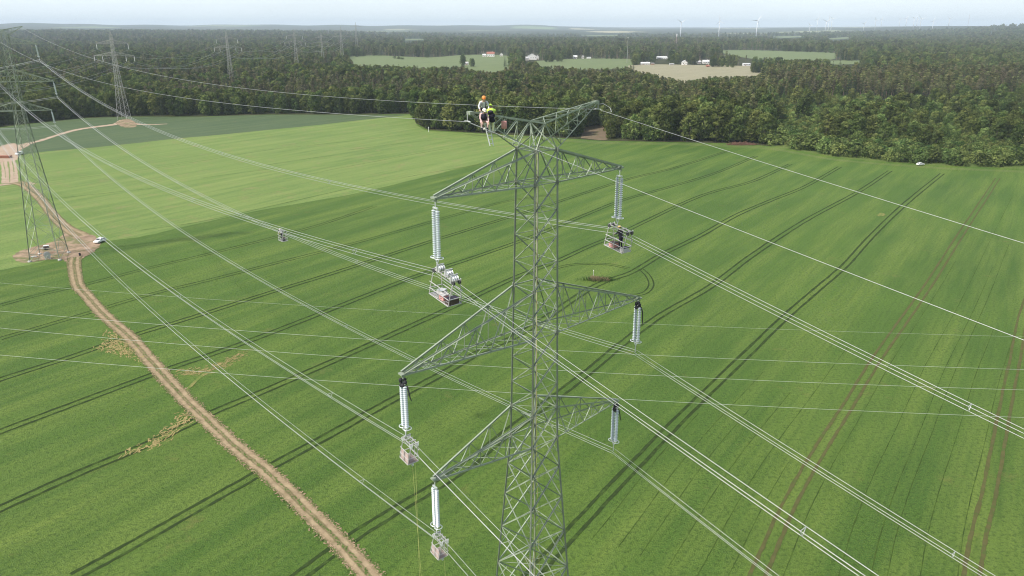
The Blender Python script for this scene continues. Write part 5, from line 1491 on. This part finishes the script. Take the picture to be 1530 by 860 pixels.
def crown(kind, rnd):
    """returns height, crown mesh builder, tones, trunk builder"""
    mb = MB(); tones = []
    if kind in ('broad', 'young', 'shrub'):
        H = {'broad': 23, 'young': 13.5, 'shrub': 6.8}[kind] * rnd.uniform(.9, 1.12)
        Wd = {'broad': 6.6, 'young': 5.0, 'shrub': 4.5}[kind] * rnd.uniform(.85, 1.15)
        lo = {'broad': .07, 'young': .06, 'shrub': .04}[kind] * H
        nl = {'broad': 22, 'young': 13, 'shrub': 11}[kind]; nq = {'broad': 68, 'young': 58, 'shrub': 52}[kind]; ls = {'broad': 1.3, 'young': 1.05, 'shrub': .9}[kind]
        for i in range(nl):
            t = (i + .5) / nl; z = lo + (H - lo) * (t ** .9) * .88
            prof = math.sin(math.pi * min(1, (.16 + t * .80))) ** .7
            a = i * 2.4 + rnd.uniform(-.5, .5); rr = Wd * prof * rnd.uniform(.35, .78)
            c = V((math.cos(a) * rr, math.sin(a) * rr, z)); lr = Wd * rnd.uniform(.30, .52) * (.75 + .35 * prof); tn = rnd.uniform(.1, .9)
            for q in range(nq):
                u = rnd.uniform(-.55, 1); ph = rnd.uniform(0, 6.28); s = math.sqrt(1 - u * u); n = V((s * math.cos(ph), s * math.sin(ph), u))
                leaf_quads(mb, tones, c + V((n.x * lr, n.y * lr, n.z * lr * .85)) * rnd.uniform(.72, 1.08), n, ls, rnd, min(1, max(0, tn + rnd.gauss(0, .2))))
        tb = trunk_mb(H * .9, {'broad': .38, 'young': .16, 'shrub': .1}[kind], rnd, 7 if kind == 'broad' else 4, .3)
    elif kind in ('pine', 'brown'):
        H = 21 * rnd.uniform(.9, 1.12); lo = H * rnd.uniform(.42, .55); Wd = 3.3 * rnd.uniform(.85, 1.2); nl = 15
        for i in range(nl):
            t = (i + .5) / nl; z = lo + (H - lo) * t * .96; prof = (1 - t * .75) * (.6 + .4 * min(1, t * 5))
            a = i * 2.4 + rnd.uniform(-.6, .6); rr = Wd * prof * rnd.uniform(.3, .8)
            c = V((math.cos(a) * rr, math.sin(a) * rr, z)); lr = Wd * rnd.uniform(.32, .5) * (.5 + .6 * prof); tn = rnd.uniform(.1, .9)
            for q in range(46):
                u = rnd.uniform(-.5, 1); ph = rnd.uniform(0, 6.28); s = math.sqrt(1 - u * u); n = V((s * math.cos(ph), s * math.sin(ph), u))
                leaf_quads(mb, tones, c + V((n.x * lr, n.y * lr, n.z * lr * .6)) * rnd.uniform(.6, 1.1), (n + V((0, 0, .3))).normalized(), .85, rnd, min(1, max(0, tn + rnd.gauss(0, .2))))
        tb = trunk_mb(H, .24, rnd, 6, .4)
    else:
        H = 21 * rnd.uniform(.88, 1.12); Wd = 3.3 * rnd.uniform(.85, 1.15); lo = H * .1
        for i in range(15):
            t = i / 15; z = lo + (H - lo) * t; rad = Wd * (1 - t) ** .85 + .25; nb = max(4, int(11 * (1 - t) + 3)); tn = rnd.uniform(.2, .8)
            for k in range(nb):
                a = k * 6.283 / nb + i * .7 + rnd.uniform(-.2, .2); L = rad * rnd.uniform(.75, 1.15)
                for m in range(5):
                    s = L * (m + .7) / 5; c = V((math.cos(a) * s, math.sin(a) * s, z - s * .32 + .12 * m * m * .1))
                    leaf_quads(mb, tones, c, V((math.cos(a) * .35, math.sin(a) * .35, 1)).normalized(), .95, rnd, min(1, max(0, tn + rnd.gauss(0, .2))))
        for q in range(16): leaf_quads(mb, tones, V((rnd.gauss(0, .12), rnd.gauss(0, .12), H - rnd.random() * 1.5)), V((rnd.uniform(-1, 1), rnd.uniform(-1, 1), .5)).normalized(), .6, rnd, .6)
        tb = trunk_mb(H * .97, .26, rnd, 0, .4)
    return H, mb, tones, tb

KINDS = ['broad', 'young', 'pine', 'brown', 'spruce', 'shrub']
NVAR = {'broad': 5, 'young': 4, 'pine': 4, 'brown': 3, 'spruce': 3, 'shrub': 3}
PROTO = {}; LIB = bpy.data.collections.new('tree_library')
order = []
for kd in KINDS:
    for v in range(NVAR[kd]):
        H, mb, tones, tb = crown(kd, random.Random(hash((KINDS.index(kd), v)) & 0xffff))
        cm = mb.mesh('crown', LM[kd]); at = cm.attributes.new('tone', 'FLOAT', 'POINT'); at.data.foreach_set('value', tones)
        tmsh = tb.mesh('trunk', M['pinebark' if kd in ('pine', 'brown') else 'bark'], True)
        jm = MB(); jm.v = mb.v + tb.v; jm.f = mb.f + [tuple(i + len(mb.v) for i in f) for f in tb.f]; jm.m = [0] * len(mb.f) + [1] * len(tb.f)
        full = jm.mesh('tree', [LM[kd], M['pinebark' if kd in ('pine', 'brown') else 'bark']]); at = full.attributes.new('tone', 'FLOAT', 'POINT'); at.data.foreach_set('value', tones + [0.5] * len(tb.v))
        o = bpy.data.objects.new('library_%02d_%s' % (len(order), kd), full); LIB.objects.link(o)
        PROTO[kd, v] = (H, cm, tmsh, len(order)); order.append((kd, v))

def inpoly(u, v, P):
    ins = False; j = len(P) - 1
    for i in range(len(P)):
        if (P[i][1] > v) != (P[j][1] > v) and u < (P[j][0] - P[i][0]) * (v - P[i][1]) / (P[j][1] - P[i][1]) + P[i][0]: ins = not ins
        j = i
    return ins
CLEAR = [[(520, 86), (560, 83.2), (640, 86), (700, 82.2), (718, 82.2), (745, 84), (762, 85), (760, 95), (745, 104), (715, 103), (690, 97), (640, 97), (590, 95), (540, 95)],
         [(803, 91), (850, 88), (945, 88.5), (937, 97), (925, 99), (880, 101), (840, 97), (805, 97)],
         [(939, 98), (975, 96.5), (1040, 97), (1100, 98.5), (1147, 102), (1120, 111), (1060, 112), (1020, 119), (990, 111), (950, 103)],
         [(1068, 75.8), (1110, 75), (1180, 77), (1247, 79.5), (1240, 86), (1170, 86.5), (1100, 80)], [(1238, 91), (1288, 90.5), (1284, 94), (1242, 95)],
         [(868, 207), (874, 190), (905, 188), (908, 208)]]
CLEAR = CLEAR + FARM + [[(u - w / 2 - 1, v + .8), (u + w / 2 + 1, v + .8), (u + w / 2 + 1, v - h * .75), (u - w / 2 - 1, v - h * .75)] for u, v, w, h in HOUSE_PX]
rnd = random.Random(11)
def kind_at(u, v, x, y):
    n = math.sin(x * .013 + 1) * math.sin(y * .011) + .5 * math.sin(x * .041) * math.sin(y * .037 + 2) + rnd.gauss(0, .25)
    r = rnd.random()
    ev = lerp_list(u, EDGE) - v                     # pixels back from the wood's edge
    if y > 1000:
        if n > .35: return 'broad' if r < .75 else 'spruce'
        if u > 1150: return 'broad' if r < .4 else ('pine' if r < .8 else 'spruce')
        return ('pine' if r < .42 else 'spruce' if r < .68 else 'brown' if r < .82 else 'broad')
    if u < 605:
        if ev < 9: return 'broad' if r < .8 else 'spruce'
        if n > .3: return 'broad' if r < .7 else 'spruce'
        return 'brown' if r < .42 else ('pine' if r < .72 else ('broad' if r < .88 else 'spruce'))
    if u < 860:
        if ev < 22: return 'broad' if r < .9 else 'spruce'
        return 'broad' if r < .35 else ('brown' if r < .5 else ('pine' if r < .85 else 'spruce'))
    if u < 1150:
        if ev < 22: return 'broad' if r < .85 else 'young'
        if ev < 38: return 'young' if r < .35 else ('broad' if r < .7 else 'pine')
        return 'pine' if r < .6 else ('spruce' if r < .8 else 'broad')
    if ev < 13: return 'shrub'
    if (1232 < u < 1348 and 176 < v < 216) or (1432 < u < 1478 and 168 < v < 212): return 'broad'
    if v > 152: return ('broad' if r < .75 else 'young') if n > .95 else ('young' if r < .5 else 'shrub' if r < .93 else 'broad')
    return 'pine' if r < .5 else ('broad' if r < .66 else ('brown' if r < .84 else 'spruce'))

trees = []      # (x, y, z, kind, variant, scale xy, scale z, rot, u, v base, v top, depth)
y = 330.0
while y < 6500:
    s = max(7.0, y * .0088)
    x = -.80 * y - 40
    while x < .80 * y + 40:
        px_, py_ = x + rnd.uniform(-.5, .5) * s, y + rnd.uniform(-.5, .5) * s
        x += s
        u, v, d = pix((px_, py_, 0))
        if u is None or u < -160 or u > 1690: continue
        ev = lerp_list(u, EDGE)
        if py_ < 1100 and v > ev - 1.2: continue
        h0 = terrain(px_, py_)
        if h0: u, v, d = pix((px_, py_, h0))
        kd = kind_at(u, v, px_, py_)
        va = rnd.randrange(NVAR[kd]); H = PROTO[kd, va][0]
        cn = math.sin(px_ * .047 + 2) * math.sin(py_ * .039) + .6 * math.sin(px_ * .11 + py_ * .07)
        sz = rnd.uniform(.74, 1.12) * (1 + .13 * cn)
        if kd in ('young', 'shrub'): sz *= rnd.uniform(.75, 1.2)
        if u > 1150 and 152 < v < 234 and cn < -.75: continue
        if u < 605 and ev - v < 30 and py_ < 1000: sz *= .82
        if 618 < u < 760 and kd == 'broad' and ev - v < 20: sz *= 1.05
        if u > 1150 and v > 150:
            if kd == 'shrub': sz *= 1.0
            sz *= {'broad': .82, 'young': .66, 'shrub': .92}.get(kd, .8)
            if 13 < ev - v < 19: continue
            if kd == 'shrub' and ev - v <= 13: sz = max(sz, .95) * 1.12
        if u > 1090 and 124 < v < 152 and kd in ('pine', 'brown', 'spruce'): sz *= 1.2
        sxy = sz * rnd.uniform(.92, 1.12) * (1 + .5 * sstep(1200, 4000, py_))
        if kd in ('shrub',) : sxy *= 1.1
        vt = pix((px_, py_, h0 + H * sz))[1]; vm = [v + (vt - v) * k / 6 for k in range(7)]
        hit = False
        if True:
            for P in CLEAR:
                if any(inpoly(u + du, q, P) for q in vm for du in (-2.5, 2.5)): hit = True; break
        if hit or (u > 1150 and 152 < v < 232 and rnd.random() < .22): continue
        if any((px_ - p.x) ** 2 + (py_ - p.y) ** 2 < 64 for p, _ in fpl): continue
        trees.append((px_, py_, h0 - .1, kd, va, sxy, sz, rnd.uniform(0, 6.28), u, v, vt, d))
    y += s * .92
# the low thicket that fills the right of the wood
for k in range(5200):
    u, v = rnd.uniform(1150, 1600), rnd.uniform(153, 246)
    ev = lerp_list(u, EDGE) - v
    if ev < 16 or rnd.random() > (v / 246) ** 0: continue
    p = ground(u, v)
    if rnd.random() > min(1, (360 / p.y) ** 2 * .55 + .12): continue
    kd = 'shrub' if rnd.random() < .7 else 'young'; va = rnd.randrange(NVAR[kd]); sz = rnd.uniform(.6, .95) * (1 if kd == 'shrub' else .6)
    vt = pix((p.x, p.y, PROTO[kd, va][0] * sz))[1]
    trees.append((p.x, p.y, -.1, kd, va, sz * 1.1, sz, rnd.uniform(0, 6.28), u, v, vt, pix(p)[2]))
# bushes and trees about the houses and in the meadows
for (u, v, n, w, kd) in [(700, 99, 7, 9, 'broad'), (693, 95, 3, 3, 'broad'), (760, 99, 10, 12, 'spruce'), (772, 94, 10, 12, 'broad'), (985, 93, 8, 10, 'broad'), (1003, 96, 6, 8, 'broad'), (1037, 97, 3, 4, 'broad'), (1072, 99, 6, 9, 'broad'),
                         (1092, 100, 5, 5, 'shrub'), (598, 88, 6, 9, 'shrub'), (1133, 108, 7, 8, 'broad'), (950, 97, 4, 5, 'shrub'), (828, 92, 8, 14, 'broad'), (1160, 101, 8, 12, 'broad'), (1085, 96, 8, 13, 'broad')]:
    for k in range(n):
        uu, vv = u + rnd.uniform(-1, 1) * w, v + rnd.uniform(-.8, .8)
        p = ground(uu, vv); va = rnd.randrange(NVAR[kd]); sz = rnd.uniform(.6, .95); H = PROTO[kd, va][0]
        uu, vv, d = pix(p); vt = pix((p.x, p.y, H * sz))[1]
        if any(abs(uu - hu) < hw / 2 + 1.5 and vv > hv - 1.5 for hu, hv, hw, hh in HOUSE_PX): continue
        trees.append((p.x, p.y, -.1, kd, va, sz, sz, rnd.uniform(0, 6.28), uu, vv, vt, d))

# which trees does the picture show best? nearest first, against what already hides the columns
trees.sort(key=lambda t: t[11])
top = [900.0] * 1530; solo = []; mass = []
CAP = 300
for t in trees:
    u, vb, vt = t[8], t[9], t[10]; w = 2.2 * t[5] * {'broad': 2.2, 'young': 1.4, 'shrub': 1.4}.get(t[3], 1.1) * FPX / t[11] / 2
    cols = [c for c in range(int(u - w), int(u + w) + 1) if 0 <= c < 1530]
    show = sum(1 for c in cols if min(top[c], vb) - vt > 0.30 * (vb - vt)) / max(1, len(cols)) if cols else 0
    if show > .55 and len(solo) < CAP and t[1] < 1000: solo.append(t)
    else: mass.append(t)
    for c in cols: top[c] = min(top[c], vt + .12 * (vb - vt))

KN = {'broad': ('broadleaf_tree', 'broadleaf tree', 'dark leafy broadleaf'), 'young': ('young_tree', 'young tree', 'light green young tree'), 'pine': ('pine_tree', 'pine tree', 'tall olive pine'),
      'brown': ('pine_tree', 'pine tree', 'dull brownish pine'), 'spruce': ('spruce_tree', 'spruce tree', 'dark pointed spruce'), 'shrub': ('shrub', 'shrub', 'rounded green shrub')}
def where(t):
    u, ev = t[8], lerp_list(t[8], EDGE) - t[9]
    front = ev < 7
    if u < 205: a = 'wood behind the worksite pylon'
    elif u < 605: a = 'wood edging the blue green crop'
    elif u < 860: a = 'leafy corner wood behind the line workers'
    elif u < 1150: a = 'wood past the bare bank'
    elif u < 1345: a = 'bushy wood before the tall pines'
    else: a = 'bushy wood near the small white car'
    return ('along the front of the ' if front else 'set back within the ') + a
for t in solo:
    nm, cat, lab = KN[t[3]]
    H, cm, tm_, ix = PROTO[t[3], t[4]]
    e = empty(nm, (t[0], t[1], t[2]), t[7]); e.scale = (t[5], t[5], t[6])
    l = lab + ' ' + where(t)
    tag(e, l, cat, 'trees: ' + l)
    for n2, me in (('trunk', tm_), ('crown', cm)):
        o = bpy.data.objects.new(n2, me); COL.objects.link(o); o.parent = e
print('TREES', len(trees), 'solo', len(solo), 'mass', len(mass))

def forest(mass):
    me = bpy.data.meshes.new('forest'); me.from_pydata([(t[0], t[1], t[2]) for t in mass], [], [])
    def at(n, ty, vals):
        a = me.attributes.new(n, ty, 'POINT'); a.data.foreach_set('value' if ty != 'FLOAT_VECTOR' else 'vector', vals)
    at('kind_index', 'INT', [PROTO[t[3], t[4]][3] for t in mass])
    at('size', 'FLOAT_VECTOR', [c for t in mass for c in (t[5], t[5], t[6])])
    at('turn', 'FLOAT_VECTOR', [c for t in mass for c in (0, 0, t[7])])
    o = bpy.data.objects.new('forest', me); COL.objects.link(o); o['kind'] = 'stuff'
    ng = bpy.data.node_groups.new('scatter_trees', 'GeometryNodeTree')
    ng.interface.new_socket('Geometry', in_out='INPUT', socket_type='NodeSocketGeometry'); ng.interface.new_socket('Geometry', in_out='OUTPUT', socket_type='NodeSocketGeometry')
    gi = ng.nodes.new('NodeGroupInput'); go = ng.nodes.new('NodeGroupOutput')
    ip = ng.nodes.new('GeometryNodeInstanceOnPoints'); ci = ng.nodes.new('GeometryNodeCollectionInfo')
    ci.inputs['Collection'].default_value = LIB; ci.inputs['Separate Children'].default_value = True; ci.inputs['Reset Children'].default_value = True
    def na(n, ty):
        a = ng.nodes.new('GeometryNodeInputNamedAttribute'); a.data_type = ty; a.inputs['Name'].default_value = n; return a.outputs['Attribute']
    mp = ng.nodes.new('GeometryNodeMeshToPoints')
    ng.links.new(gi.outputs[0], mp.inputs['Mesh']); ng.links.new(mp.outputs[0], ip.inputs['Points'])
    ng.links.new(ci.outputs[0], ip.inputs['Instance']); ip.inputs['Pick Instance'].default_value = True
    ng.links.new(na('kind_index', 'INT'), ip.inputs['Instance Index']); ng.links.new(na('size', 'FLOAT_VECTOR'), ip.inputs['Scale'])
    er = ng.nodes.new('FunctionNodeEulerToRotation'); ng.links.new(na('turn', 'FLOAT_VECTOR'), er.inputs[0]); ng.links.new(er.outputs[0], ip.inputs['Rotation'])
    ng.links.new(ip.outputs[0], go.inputs[0])
    md = o.modifiers.new('scatter', 'NODES'); md.node_group = ng
forest(mass)
